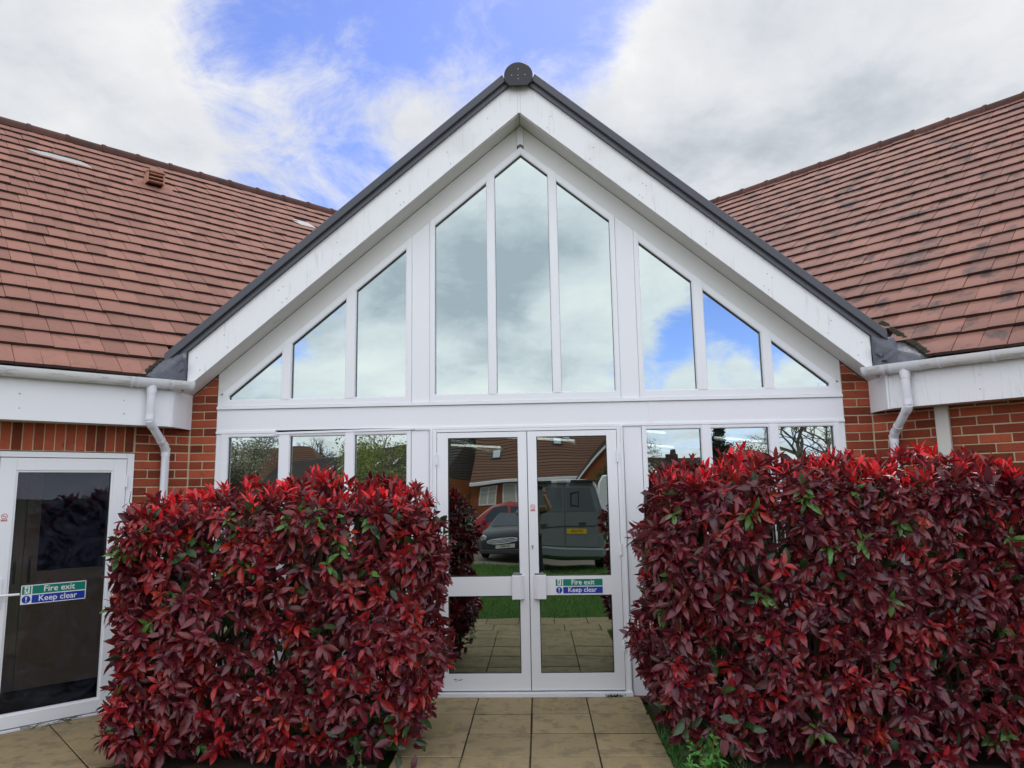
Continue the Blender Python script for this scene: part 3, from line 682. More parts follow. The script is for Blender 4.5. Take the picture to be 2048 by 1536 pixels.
# ---------- double doors
df = MB()
df.box((-.862, -.020, .010), (-.798, .05, 2.2675)); df.box((.806, -.020, .010), (.862, .05, 2.2675)); df.box((-.7975, -.018, 2.243), (.8055, .05, 2.2675))
df.box((-.85, -.034, .006), (-.835, -.0205, 2.27)); df.box((.840, -.034, .006), (.855, -.0205, 2.27))
df.box((-.862, -.05, -.012), (.862, .05, .028))
DF = df.obj('door_frame', PVC, B, bevel=.002)
MB().box((-1.03, -.052, -.05), (1.05, .04, -.0125)).obj('threshold', mat('threshold_brick', (.17, .055, .045), .85, .2, var=.6, vscale=10, bump=.4), B)
for sx in (-1, 1):
    xa, xb = (-.794, .0055) if sx < 0 else (.0125, .802)
    g0, g1 = (-.697, -.0735) if sx < 0 else (.0925, .7145)
    lf = MB()
    yf, yb = -.016, .036
    lf.box((xa, yf, .040), (g0, yb, 2.238)); lf.box((g1, yf, .040), (xb, yb, 2.238))
    for (za, zc) in ((.040, .178), (.820, .981), (2.190, 2.238)): lf.box((g0, yf + .003, za), (g1, yb, zc))
    Lf = lf.obj('door', PVC, B)
    gk = MB()
    for (za, zc) in ((.178, .820), (.981, 2.190)):
        MB().box((g0 + .002, .006, za + .002), (g1 - .002, .012, zc - .002)).obj('pane', GLASSL, Lf)
        for bx in (((g0, -.005, za), (g0 + .007, .0055, zc)), ((g1 - .007, -.005, za), (g1, .0055, zc)), ((g0 + .007, -.005, za), (g1 - .007, .0055, za + .007)), ((g0 + .007, -.005, zc - .007), (g1 - .007, .0055, zc))): gk.box(*bx)
    gk.obj('gasket', GASK, Lf)
    # boxed pull handle cover
    ha, hb = (-.142, -.036) if sx < 0 else (.045, .152)
    h = MB()
    if sx < 0: h.prism([(ha, -.062), (ha, -.017), (hb, -.017), (hb - .004, -.045), (hb - .030, -.066)], .793, .992, ax='z')
    else: h.prism([(hb, -.062), (hb, -.017), (ha, -.017), (ha + .004, -.045), (ha + .030, -.066)], .793, .992, ax='z')
    h.obj('pull_handle', PVC, Lf, bevel=.003)
    MB().box((ha + .01, -.045, .9925), (hb - .02, -.0165, 1.008)).obj('handle_plate', METAL, Lf)
    if sx > 0:
        MB().tube([(.041, -.017, 1.238), (.041, -.024, 1.238)], .0085, 10).obj('lock_cylinder', METAL, Lf); MB().box((.0365, -.0235, 1.214), (.0455, -.0165, 1.236)).obj('lock_plate', METAL, Lf)
    else:
        mk = MB()
        for i in range(14): 
            x = rnd.uniform(-.66, -.585); z = rnd.uniform(.118, .134); mk.box((x, -.0137, z), (x + rnd.uniform(.006, .02), -.0131, z + rnd.uniform(.002, .005)))
        mk.obj('scuff_mark', mat('scuff', (.12, .11, .09), .8, .2), Lf)
    for zz in (.35, 1.15, 1.95): MB().tube([(xa - .003 if sx < 0 else xb + .003, -.026, zz), (xa - .003 if sx < 0 else xb + .003, -.026, zz + .10)], .011, 10).obj('hinge', PVC, Lf, smooth=True)
MB().box((.0057, -.010, .04), (.0123, .03, 2.238)).obj('meeting_gap', GASK, B)
# ---------- fire door of the left wing
fd = MB()
fd.box((-1.462, -.06, .010), (-1.405, .012, 2.086), WL); fd.box((-.508, -.06, .010), (-.4525, .012, 2.086), WL); fd.box((-1.4045, -.06, 2.042), (-.5085, .012, 2.086), WL); fd.box((-1.462, -.06, -.012), (-.4525, .016, .0095), WL)
FDF = fd.obj('door_frame', PVC, B, bevel=.003)
ld = MB()
gu0, gu1 = -1.292, -.610
ld.box((-1.400, -.05, .018), (gu0, .022, 2.036), WL); ld.box((gu1, -.05, .018), (-.513, .022, 2.036), WL)
ld.box((gu0, -.05, .018), (gu1, .019, .112), WL); ld.box((gu0, -.05, 1.938), (gu1, .019, 2.036), WL)
LD = ld.obj('door', PVC, B, bevel=.002)
bd = MB(); gk = MB()
for (m_, d0, d1, oa, ob) in ((bd, 0, .014, -.004, .010), (gk, .0, .017, -.010, -.0045)):
    za, zc = .112, 1.938
    for bx in (((gu0, oa, za), (gu0 + d1, ob, zc)), ((gu1 - d1, oa, za), (gu1, ob, zc)), ((gu0 + d1, oa, za), (gu1 - d1, ob, za + d1)), ((gu0 + d1, oa, zc - d1), (gu1 - d1, ob, zc))): m_.box(*bx, WL)
bd.obj('glazing_bead', PVC, LD); gk.obj('gasket', GASK, LD)
MB().box((gu0 + .002, -.018, .114), (gu1 - .002, -.0105, 1.936), WL).obj('pane', CLEAR, LD)
hd = MB(); hd.box((-1.36, .0225, .90), (-1.325, .034, 1.12), WL); hd.tube([WL @ Vector((-1.343, .034, 1.0)), WL @ Vector((-1.343, .062, 1.0)), WL @ Vector((-1.33, .07, 1.0)), WL @ Vector((-1.215, .068, .998))], .0095, 10)
hd.obj('handle', PVC, LD, smooth=True)
for zz in (.36, 1.1, 1.8): MB().tube([WL @ Vector((-.509, .026, zz)), WL @ Vector((-.509, .026, zz + .10))], .012, 10).obj('hinge', PVC, LD, smooth=True)
MB().box((-1.5, -.05, -.05), (-.43, .03, -.0125), WL).obj('threshold', mat('threshold_brick_dark', (.12, .05, .045), .85, .2, var=.6, vscale=10, bump=.4), B)
# ---------- rooms behind the glass
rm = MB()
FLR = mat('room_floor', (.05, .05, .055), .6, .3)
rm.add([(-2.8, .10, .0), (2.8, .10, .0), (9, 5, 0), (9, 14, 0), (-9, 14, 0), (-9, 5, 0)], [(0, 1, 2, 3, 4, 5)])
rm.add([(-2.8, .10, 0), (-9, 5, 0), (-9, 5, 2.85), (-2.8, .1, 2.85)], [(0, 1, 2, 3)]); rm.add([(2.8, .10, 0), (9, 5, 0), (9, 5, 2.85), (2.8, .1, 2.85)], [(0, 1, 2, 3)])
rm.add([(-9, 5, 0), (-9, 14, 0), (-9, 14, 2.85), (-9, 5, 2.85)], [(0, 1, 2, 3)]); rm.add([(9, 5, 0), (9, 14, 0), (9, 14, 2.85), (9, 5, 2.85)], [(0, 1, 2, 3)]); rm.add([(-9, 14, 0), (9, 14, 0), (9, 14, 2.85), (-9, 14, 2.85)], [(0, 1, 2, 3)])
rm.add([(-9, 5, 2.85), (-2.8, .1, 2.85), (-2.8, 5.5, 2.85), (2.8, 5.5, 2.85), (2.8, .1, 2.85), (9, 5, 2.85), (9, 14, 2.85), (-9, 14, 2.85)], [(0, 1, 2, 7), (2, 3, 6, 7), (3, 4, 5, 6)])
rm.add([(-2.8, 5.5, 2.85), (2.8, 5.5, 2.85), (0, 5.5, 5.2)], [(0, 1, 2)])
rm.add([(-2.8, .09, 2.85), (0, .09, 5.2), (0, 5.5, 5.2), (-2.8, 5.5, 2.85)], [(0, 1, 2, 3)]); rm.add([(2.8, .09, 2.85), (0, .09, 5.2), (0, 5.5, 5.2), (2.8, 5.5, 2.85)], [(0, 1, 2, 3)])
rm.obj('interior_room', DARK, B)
# lobby behind the fire door with a pair of panelled timber doors
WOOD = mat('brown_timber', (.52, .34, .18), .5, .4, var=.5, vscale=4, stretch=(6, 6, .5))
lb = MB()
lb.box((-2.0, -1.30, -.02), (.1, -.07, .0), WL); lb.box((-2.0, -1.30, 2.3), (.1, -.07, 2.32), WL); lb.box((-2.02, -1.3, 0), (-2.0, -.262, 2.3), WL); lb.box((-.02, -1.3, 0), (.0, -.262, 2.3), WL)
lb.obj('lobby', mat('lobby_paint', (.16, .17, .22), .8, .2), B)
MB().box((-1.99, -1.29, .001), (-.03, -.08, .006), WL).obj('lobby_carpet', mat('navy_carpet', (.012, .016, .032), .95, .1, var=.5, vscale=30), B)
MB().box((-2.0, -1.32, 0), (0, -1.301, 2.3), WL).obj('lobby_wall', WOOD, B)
for (a, b_) in ((-1.78, -1.01), (-.995, -.225)):
    d_ = MB()
    d_.box((a, -1.30, .01), (a + .11, -1.262, 2.1), WL); d_.box((b_ - .11, -1.30, .01), (b_, -1.262, 2.1), WL)
    for (za, zc) in ((.01, .22), (.92, 1.05), (1.98, 2.1)): d_.box((a + .11, -1.30, za), (b_ - .11, -1.264, zc), WL)
    d_.box((a + .11, -1.30, .22), (b_ - .11, -1.282, .92), WL)
    D_ = d_.obj('timber_door', WOOD, B)
    MB().box((a + .11, -1.29, 1.05), (b_ - .11, -1.284, 1.98), WL).obj('pane', mat('dark_pane', (.014, .018, .042), .6, .3), D_)
    MB().tube([WL @ Vector((b_ - .05 if a < -1.2 else a + .05, -1.25, .95)), WL @ Vector((b_ - .05 if a < -1.2 else a + .05, -1.25, 1.15))], .01, 8).obj('handle', METAL, D_)
# lit ceiling tubes seen through the panes
TUBE = mat('lit_tube', (.9, .9, .9), .5, .2, emit=((1, 1, .96), 5.0))
LBL = {0: 'leftmost lit tube, seen high in the left door pane', 1: 'short lit tube crossing the top of the door stiles', 2: 'upper lit tube beside the post right of the door', 3: 'lower lit tube beside the post right of the door', 4: 'long lit tube in the middle lower pane on the right'}
for i, (a, b_) in enumerate((((-1.87, 9.93), (-.83, 11.27)), ((-.55, 7.7), (.89, 9.16)), ((1.6, 6.3), (2.555, 7.463)), ((2.3, 10.8), (3.634, 12.491)), ((3.891, 9.046), (5.393, 10.79)))):
    T = thing('ceiling_light', LBL[i], 'ceiling light', (a[0], a[1], 2.75), group='lit tubes in the dark hall')
    d = Vector((b_[0] - a[0], b_[1] - a[1], 0)); 
    MB().tube([(0, 0, 0), d], .022, 8).obj('lit_tube', TUBE, T); MB().tube([(0, 0, .045), d + Vector((0, 0, .045))], .025, 8).obj('fitting', PVC, T)
#@@PART2
# ------------------------------------------------------------------ red hedges
TT = np.array([0, .09, .28, .55, .80, 1.0]); HW = np.array([.014, .075, .165, .190, .120, .004])
def leaf_block(P, Ld, Nd, LEN, WID, FOLD, CURV, TINT):
    """vertices of many leaves: P root, Ld direction, Nd upper side"""
    n = len(P); X = np.cross(Ld, Nd); X /= np.linalg.norm(X, axis=1)[:, None] + 1e-9
    Nn = np.cross(X, Ld)
    side = np.array([-1, 0, 1.])
    lx = (HW[None, :, None] * side[None, None, :]) * (LEN * WID)[:, None, None]
    ly = np.broadcast_to((TT[None, :] - .10 * CURV[:, None] * TT[None, :] ** 3)[:, :, None], (n, 6, 3)) * LEN[:, None, None]
    lz = np.abs(lx) * FOLD[:, None, None] - (CURV[:, None] * TT[None, :] ** 2 * LEN[:, None])[:, :, None]
    v = P[:, None, None, :] + lx[..., None] * X[:, None, None, :] + ly[..., None] * Ld[:, None, None, :] + lz[..., None] * Nn[:, None, None, :]
    b = (np.arange(n) * 18)[:, None]
    f = []
    for j in range(5):
        for i in range(2): f.append([j * 3 + i, j * 3 + i + 1, j * 3 + i + 4, j * 3 + i + 3])
    f = (b[:, :, None] + np.array(f)[None]).reshape(-1, 4)
    shade = np.tile(np.array([[.92, 1.12, .92]] * 6).ravel(), n)[:, None]      # paler midrib
    c = np.repeat(TINT, 18, axis=0) * shade
    return v.reshape(-1, 3), f, np.concatenate([c, np.ones((len(c), 1))], 1)
def unit(a): return a / (np.linalg.norm(a, axis=-1, keepdims=True) + 1e-9)
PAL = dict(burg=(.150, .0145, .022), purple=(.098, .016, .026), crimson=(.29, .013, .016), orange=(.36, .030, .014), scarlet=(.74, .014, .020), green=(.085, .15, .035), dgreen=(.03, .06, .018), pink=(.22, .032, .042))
def hedge(name, label, x0, x1, y0, y1, ztop, seed, mixf, seam, gaps=()):
    r = np.random.default_rng(seed)
    H = thing(name, label, 'hedge', (0, 0, 0))
    dims = np.array([x1 - x0, y1 - y0, ztop])
    faces = [('front', dims[0] * ztop, 195), ('back', dims[0] * ztop, 70), ('left', dims[1] * ztop, 135), ('right', dims[1] * ztop, 135), ('top', dims[0] * dims[1], 125)]
    Ps, Ns, Fa = [], [], []
    for fn, area, dens in faces:
        n = int(area * dens); a, b = r.random(n), r.random(n)
        x = x0 + a * dims[0]; y = y0 + a * dims[1]; z = .04 + b * (ztop - .04)
        if fn == 'front': P = np.stack([x, np.full(n, y0), z], 1); Nn = np.tile([0, -1., 0], (n, 1))
        if fn == 'back': P = np.stack([x, np.full(n, y1), z], 1); Nn = np.tile([0, 1., 0], (n, 1))
        if fn == 'left': P = np.stack([np.full(n, x0), y, z], 1); Nn = np.tile([-1., 0, 0], (n, 1))
        if fn == 'right': P = np.stack([np.full(n, x1), y, z], 1); Nn = np.tile([1., 0, 0], (n, 1))
        if fn == 'top': P = np.stack([x, y0 + b * dims[1], np.full(n, ztop)], 1); Nn = np.tile([0, 0, 1.], (n, 1))
        Ps.append(P); Ns.append(Nn); Fa += [fn] * n
    P = np.concatenate(Ps); Nn = np.concatenate(Ns); Fa = np.array(Fa)
    # rounded edges, lumpy faces, narrower foot
    c = np.array([(x0 + x1) / 2, (y0 + y1) / 2, ztop / 2]); h = dims / 2
    q = (P - c) / h
    rad = (np.abs(q) ** 8).sum(1) ** (1 / 8.)
    gN = unit(np.sign(q) * np.abs(q) ** 6 / h + 1e-6)
    P = c + q / rad[:, None] * h
    Nn = unit(Nn * .4 + gN)
    lump = .07 * np.sin(P[:, 0] * 5.1 + seed) * np.cos(P[:, 2] * 4.3 + seed * 2) + .04 * np.sin(P[:, 0] * 11 + P[:, 2] * 9 + seed)
    P = P + Nn * lump[:, None]
    foot = np.clip((.50 - P[:, 2]) / .5, 0, 1)
    P[:, 0] -= (P[:, 0] - c[0]) * foot * .10; P[:, 1] -= (P[:, 1] - c[1]) * foot * .16
    P[:, 2] += np.where(P[:, 2] > ztop * .7, .09 * (P[:, 1] - y0) / dims[1], 0)   # a little higher behind
    P[:, 2] -= np.where(P[:, 2] > ztop * .6, .13 * np.clip((x0 + .55 - P[:, 0]) / .55, 0, 1) ** 2, 0)
    P[:, 0] -= np.where(P[:, 0] < x0 + .4, .035 * np.clip(1 - np.abs(P[:, 2] - .45) / .5, 0, 1), 0)
    P[:, 2] += np.where(P[:, 2] > ztop * .85, .05 * np.sin(P[:, 0] * 3.7 + seed) * np.cos(P[:, 1] * 5), 0)
    depth = r.random(len(P)) ** 1.4 * .11
    P = P - Nn * depth[:, None]
    D = unit(Nn + np.array([0, 0, .55]) + r.normal(0, .50, P.shape))
    allv = dict(P=[], L=[], N=[], LEN=[], WID=[], FOLD=[], CURV=[], T=[], D=[])
    def add_whorl(p, d, n, lo, hi, tilt, tint, jit, wid, curv, dep, grav):
        d = unit(d); a0 = r.random() * 6.28
        t1 = unit(np.cross(d, [.3, .2, .9])); t2 = np.cross(d, t1)
        for k in range(n):
            fk = k / max(1, n - 1)                                  # inner leaves small and upright, outer ones long, spread and hanging
            a = a0 + k * 2.4 + r.normal(0, .25); th = math.radians(tilt[0] + (tilt[1] - tilt[0]) * fk + r.normal(0, 9))
            l = d * math.cos(th) + (t1 * math.cos(a) + t2 * math.sin(a)) * math.sin(th)
            grav_k = grav * (.25 + fk)
            l = unit(l + np.array([0, 0, -grav_k]) + r.normal(0, .16, 3))
            nn = d - l * d.dot(l) + r.normal(0, .14, 3)
            allv['P'].append(p - d * .008 * k); allv['L'].append(l); allv['N'].append(unit(nn))
            allv['LEN'].append(r.uniform(lo, hi) * (.68 + .36 * fk)); allv['WID'].append(wid * r.uniform(.85, 1.18)); allv['FOLD'].append(r.uniform(.15, .75)); allv['CURV'].append(r.uniform(*curv))
            allv['T'].append((np.array(tint) if r.random() < .8 else np.array(PAL['burg'])) * r.uniform(.7, 1.3) * np.array([1, r.uniform(.8, 1.4), r.uniform(.8, 1.3)])); allv['D'].append(dep)
    for i in range(len(P)):
        p = P[i]
        if any((p[0] - g[0]) ** 2 + (p[2] - g[1]) ** 2 < g[2] ** 2 and p[1] < (y0 + y1) / 2 for g in gaps) and r.random() < .75: continue
        hi_ = p[2] / ztop
        if Fa[i] == 'top' and p[2] > ztop * .9:
            back = (p[1] - y0) / dims[1]
            if r.random() < .42 + .40 * back: add_whorl(p + [0, 0, .02 + .05 * r.random()], np.array([0, 0, 1.]) + r.normal(0, .30, 3), r.integers(5, 9), .075, .135, (8, 58), PAL['scarlet'] if r.random() < .62 else PAL['crimson'], .1, .80, (-.05, .25), depth[i], .0)
            elif r.random() < .8: add_whorl(p, D[i] + [0, 0, .5], r.integers(5, 9), .085, .135, (30, 80), PAL['burg'] if r.random() < .7 else PAL['pink'], .1, 1, (.05, .35), depth[i], .10)
            continue
        w = r.random(); cls = 'burg'
        if w < mixf[0]: cls = 'crimson'
        elif w < mixf[0] + mixf[1]: cls = 'orange'
        elif w < mixf[0] + mixf[1] + mixf[2]: cls = 'purple'
        elif w < mixf[0] + mixf[1] + mixf[2] + .012: cls = 'green'
        if .72 < hi_ < .97 and r.random() < .07: cls = 'green'
        if cls == 'burg' and hi_ > .80 and r.random() < .3: cls = 'crimson'
        small = cls == 'orange'
        add_whorl(p, D[i], r.integers(6, 11), .062 if small else .074, .105 if small else .136, (22, 98), PAL[cls], .1, 1.0, (.02, .42), depth[i], .72)
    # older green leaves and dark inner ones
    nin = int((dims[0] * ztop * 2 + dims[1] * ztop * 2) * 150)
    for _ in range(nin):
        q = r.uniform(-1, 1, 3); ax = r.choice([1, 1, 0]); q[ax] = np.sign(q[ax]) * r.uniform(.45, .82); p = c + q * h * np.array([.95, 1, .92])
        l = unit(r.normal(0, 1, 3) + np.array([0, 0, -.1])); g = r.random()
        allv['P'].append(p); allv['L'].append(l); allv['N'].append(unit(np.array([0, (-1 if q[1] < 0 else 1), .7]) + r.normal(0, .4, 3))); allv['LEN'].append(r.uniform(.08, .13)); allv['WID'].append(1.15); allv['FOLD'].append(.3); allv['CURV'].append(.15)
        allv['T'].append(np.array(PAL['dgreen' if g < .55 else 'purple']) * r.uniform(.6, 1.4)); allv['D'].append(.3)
    A = {k: np.array(v, float) for k, v in allv.items()}
    # no leaf through the wing walls or into the facade
    lim = A['P'][:, 1] + A['L'][:, 1] * A['LEN']; A = {k: v[lim < -.10] for k, v in A.items()}
    # the leaves that show largest become single parts
    V = CAMP_np - (A['P'] + A['L'] * A['LEN'][:, None] * .5); dist = np.linalg.norm(V, axis=1)
    face = np.abs((unit(V) * A['N']).sum(1)); Pc = (A['P'] - CAMP_np) @ CR_np
    inside = (np.abs(Pc[:, 0] / -Pc[:, 2]) < .70) & (np.abs(Pc[:, 1] / -Pc[:, 2]) < .525) & (A['P'][:, 1] < y0 + .12)
    score = np.where(inside, face * A['LEN'] ** 2 / dist ** 2 * np.where(A['D'] < .03, 1, .25), 0)
    top = np.argsort(-score)[:300]; rest = np.ones(len(score), bool); rest[top] = False
    v, f, cc = leaf_block(A['P'][rest], A['L'][rest], A['N'][rest], A['LEN'][rest], A['WID'][rest], A['FOLD'][rest], A['CURV'][rest], A['T'][rest])
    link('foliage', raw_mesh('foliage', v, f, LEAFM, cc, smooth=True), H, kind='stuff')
    cache = {}
    for i in top:
        key = (tuple(np.round(np.clip(A['T'][i], .012, None) ** .5 * 14).astype(int)), round(A['CURV'][i] * 8), round(A['FOLD'][i] * 4))
        if key not in cache:
            one = np.ones(1)
            vv, ff, c3 = leaf_block(np.zeros((1, 3)), np.array([[0, 1., 0]]), np.array([[0, 0, 1.]]), one, one, one * A['FOLD'][i], one * A['CURV'][i], A['T'][i][None])
            cache[key] = raw_mesh('leaf', vv, ff, LEAFM, c3, smooth=True)
        X = np.cross(A['L'][i], A['N'][i]); X /= np.linalg.norm(X); Nz = np.cross(X, A['L'][i]); ln = A['LEN'][i]
        link('leaf', cache[key], H, M=frameM(A['P'][i], X * ln * A['WID'][i], A['L'][i] * ln, Nz * ln))
    # stems: a few trunks from the ground and thin side twigs, some bare at the trimmed top
    tw = MB()
    for k in range(int(dims[0] * 5)):
        bx, by = r.uniform(x0 + .25, x1 - .2), r.uniform(y0 + .3, y1 - .3)
        for j in range(5):
            e = np.array([bx + r.normal(0, .22), by + r.normal(0, .2), r.uniform(ztop * .75, ztop * .98)]); e[1] = np.clip(e[1], y0 + .28, y1 - .2); e[0] = np.clip(e[0], x0 + .25, x1 - .25); m = np.array([bx, by, .0]) * .5 + e * .5 + r.normal(0, .03, 3)
            tw.tube([(bx, by, -.03), m, e], [.014, .009, .005], 5)
    for k in range(int(dims[0] * 60)):
        p = np.array([r.uniform(x0 + .05, x1 - .05), r.uniform(y0 + .02, y1), ztop + r.uniform(-.12, .0)]); d = unit(r.normal(0, 1, 3) + [0, 0, .9]) * r.uniform(.04, .11)
        tw.tube([p, p + d * .5 + r.normal(0, .01, 3), p + d], [.0032, .0026, .0018], 4)
    for k in range(int(dims[0] * 30)):
        p = np.array([r.uniform(x0, x1), y0 + r.uniform(.12, .25), r.uniform(.05, ztop)]); d = unit(r.normal(0, .6, 3) + [0, -.3, .6]) * r.uniform(.06, .12)
        tw.tube([p, p + d], [.003, .002], 4)
    tw.obj('stems', TWIG, H, kind='stuff')
    return H
CAMP_np = np.array(CAMP); CR_np = np.array(CR)
hedge('red_hedge', 'crimson leaved hedge between the fire door and the double doors', -2.74, -.60, -1.74, -.72, 1.68, 3, (.28, .07, .12), 0, gaps=((-2.0, 1.45, .12), (-2.35, .85, .10), (-1.6, .7, .11), (-1.35, 1.35, .12), (-1.0, 1.0, .08), (-.95, .35, .14), (-.75, .12, .2)))
hedge('red_hedge', 'larger dark burgundy hedge on the right of the path, topped with bright scarlet shoots', .82, 3.50, -1.76, -.66, 1.80, 5, (.14, .035, .36), 0, gaps=((1.6, 1.35, .14), (1.75, .75, .12), (2.6, .6, .10), (2.3, 1.15, .10), (1.25, .75, .12), (.95, .15, .28)))

# ------------------------------------------------------------------ signs and stickers
def fire_sign(label, M, w, h):
    T = thing('fire_exit_sign', label, 'sign', group='fire exit signs')
    T.matrix_world = M
    k = w / .43
    MB().box((-w / 2, -h / 2, 0), (w / 2, h / 2, .0012)).obj('sign_plate', WHITEP, T)
    xs = -w / 2 + .006 * k; xd = -w / 2 + .066 * k; xt = xd + .006 * k; xe = w / 2 - .006 * k; t = h / 2 - .006 * k
    MB().box((xt, .003 * k, .0012), (xe, t, .0018)).obj('green_panel', GREENP, T)
    MB().box((xt, -t, .0012), (xe, -.005 * k, .0018)).obj('blue_panel', BLUEP, T)
    MB().box((xs + .001, .003 * k, .0012), (xd - .002, t, .0018)).obj('exit_pictogram_ground', GREENP, T)
    cx_, cy_ = (xs + xd) / 2, (t + .003 * k) / 2 + .0015 * k
    s = k
    MB().box((cx_ - .014 * s, cy_ - .026 * s, .0018), (cx_ + .019 * s, cy_ + .027 * s, .0022)).obj('pictogram_doorway', WHITEP, T)
    man = MB()
    def pg(pts): man.prism([(cx_ + a * s, cy_ + b * s) for a, b in pts], .0022, .0026, ax='z')
    hd_ = [(.006 + .0045 * math.cos(a), .019 + .0045 * math.sin(a)) for a in np.linspace(0, 6.28, 9)[:-1]]
    pg(hd_); pg([(-.004, .013), (.004, .014), (.006, .002), (-.001, -.003)]); pg([(-.003, .013), (-.010, .007), (-.016, .008), (-.016, .005), (-.009, .003), (-.003, .009)])
    pg([(.004, .013), (.010, .005), (.015, .006), (.015, .003), (.009, .001), (.004, .008)]); pg([(-.001, -.001), (.006, .001), (.010, -.009), (.010, -.022), (.006, -.022), (.006, -.010)]); pg([(-.002, .0), (.003, -.003), (-.003, -.014), (-.014, -.020), (-.016, -.017), (-.007, -.011)])
    man.obj('running_figure', GREENP, T)
    MB().prism([(cx_ + .028 * s * math.cos(a), (-t - .005 * k) / 2 + .028 * s * math.sin(a)) for a in np.linspace(0, 6.283, 29)[:-1]], .0012, .0018, ax='z').obj('warning_disc', BLUEP, T)
    cy2 = (-t - .005 * k) / 2; ex = MB(); ex.prism([(cx_ - .005 * s, cy2 + .019 * s), (cx_ + .005 * s, cy2 + .019 * s), (cx_ + .0025 * s, cy2 - .007 * s), (cx_ - .0025 * s, cy2 - .007 * s)], .0018, .0024, ax='z'); ex.prism([(cx_ + .0045 * s * math.cos(a), cy2 - .0155 * s + .0045 * s * math.sin(a)) for a in np.linspace(0, 6.283, 11)[:-1]], .0018, .0024, ax='z')
    ex.obj('exclamation_mark', WHITEP, T)
    xm = (xt + xe) / 2
    link('lettering', text_mesh('lettering', 'Fire exit', .062 * k, WHITEP, Matrix.Translation((xm, t / 2 + .002 * k, .0021)), .0003), T)
    link('lettering', text_mesh('lettering', 'Keep clear', .059 * k, WHITEP, Matrix.Translation((xm - .006 * k, -t / 2 - .0015 * k, .0021)), .0003), T)
    return T
fire_sign('green and blue Fire exit Keep clear sign on the white rail of the double doors', frameM((.436, -.0135, .8935), (1, 0, 0), (0, 0, 1), (0, -1, 0)), .415, .131)
fire_sign('green and blue Fire exit Keep clear sign on the dark glass of the fire door', WL @ frameM((-.973, -.0100, .981), (1, 0, 0), (0, 0, 1), (0, 1, 0)), .443, .144)
def no_smoking(label, M):
    T = thing('no_smoking_sticker', label, 'sticker', group='no smoking stickers'); T.matrix_world = M
    MB().box((-.023, -.036, 0), (.023, .027, .0008)).obj('sticker_backing', WHITEP, T)
    rg = MB(); a = np.linspace(0, 2 * math.pi, 25)
    o_ = [(.0205 * math.cos(t), .004 + .0205 * math.sin(t)) for t in a[:-1]]; i_ = [(.0165 * math.cos(t), .004 + .0165 * math.sin(t)) for t in a[:-1]]; n = 24
    rg.add([(x, y, .0014) for x, y in o_] + [(x, y, .0014) for x, y in i_], [(i, (i + 1) % n, n + (i + 1) % n, n + i) for i in range(n)])
    rg.prism([(-.0125, .0145), (-.0105, .0165), (.0125, -.0065), (.0105, -.0085)], .0009, .0014, ax='z'); rg.obj('red_ring', REDP, T)
    cg = MB(); cg.box((-.011, .002, .0008), (.007, .0052, .0012)); cg.box((.008, .002, .0008), (.0105, .0052, .0012)); cg.obj('cigarette', INK, T)
    MB().box((-.021, -.033, .0008), (.021, -.0195, .0013)).obj('red_band', REDP, T)
    link('lettering', text_mesh('lettering', 'NO SMOKING', .0068, WHITEP, Matrix.Translation((0, -.0262, .0015)), .0002), T)
no_smoking('tiny red no smoking sticker on the stile of the double doors', frameM((.050, -.0165, 1.570), (1, 0, 0), (0, 0, 1), (0, -1, 0)))
no_smoking('tiny red no smoking sticker on the white edge of the fire door', WL @ frameM((-1.346, .0222, 1.583), (1, 0, 0), (0, 0, 1), (0, 1, 0)))

# ------------------------------------------------------------------ weeds, litter, lawn
def weed(label, x, y, z, n, hgt, ln, tint, seed, spread=.5, cat='weed', mode='up', name='weed'):
    r = np.random.default_rng(seed); T = thing(name, label, cat, (x, y, z)); st = MB(); P, Ld, Nn, LEN = [], [], [], []
    for k in range(n):
        d = unit(np.array([r.normal(0, spread), r.normal(0, spread), 1. if mode == 'up' else .12])); hh = hgt * r.uniform(.5, 1.1)
        b = np.array([r.normal(0, .02), r.normal(0, .02), 0]); tip = b + d * hh
        st.tube([b, b + d * hh * .5 + [0, 0, .01], tip], [.003, .0024, .001], 4)
        for j in range(int(6 + hh * 40)):
            t = r.uniform(.12, 1); l = unit(d * .5 + r.normal(0, .8, 3)); P.append(b + d * hh * t + [0, 0, .01 * math.sin(t * 3)]); Ld.append(l); Nn.append(unit(np.array([0, -.3, 1.]) + r.normal(0, .3, 3))); LEN.append(ln * r.uniform(.6, 1.2) * (1.15 - .5 * t))
    st.obj('stems', GSTEM, T); P = np.array(P); m = len(P)
    v, f, c = leaf_block(P, np.array(Ld), np.array(Nn), np.array(LEN), np.full(m, .9), np.full(m, .4), np.full(m, .2), np.array(tint) * r.uniform(.6, 1.4, (m, 1)))
    link('leaves', raw_mesh('leaves', v, f, GLEAF, c, True), T); return T
GSTEM = mat('green_stem', (.09, .13, .03), .6, .3)
weed('leafy green willowherb weeds standing at the foot of the burgundy hedge', 1.10, -1.72, -.02, 7, .30, .075, (.09, .27, .05), 1, .3)
weed('second clump of bright weeds nearest the camera beside the path', .98, -1.95, -.02, 7, .22, .06, (.10, .30, .05), 2, .4)
weed('dark feathery sprig on the slabs left of the red hedge', -2.93, -1.02, .0, 5, .26, .03, (.02, .06, .022), 3, .9, mode='flat')
weed('small weed in the paving joint at the left edge of the path', -.83, -.36, .0, 4, .08, .02, (.06, .13, .03), 4, .6)
weed('weeds growing from the fire door threshold', -3.60, -.62, .0, 5, .16, .022, (.09, .11, .03), 5, .9, mode='flat')
weed('yellowish weed against the middle of the fire door threshold', -3.74, -.78, .0, 4, .12, .022, (.10, .11, .03), 15, .9, mode='flat')
weed('upright little weed in the bed beside the left hedge end', -.74, -2.35, .0, 4, .18, .05, (.05, .10, .025), 6, .35)
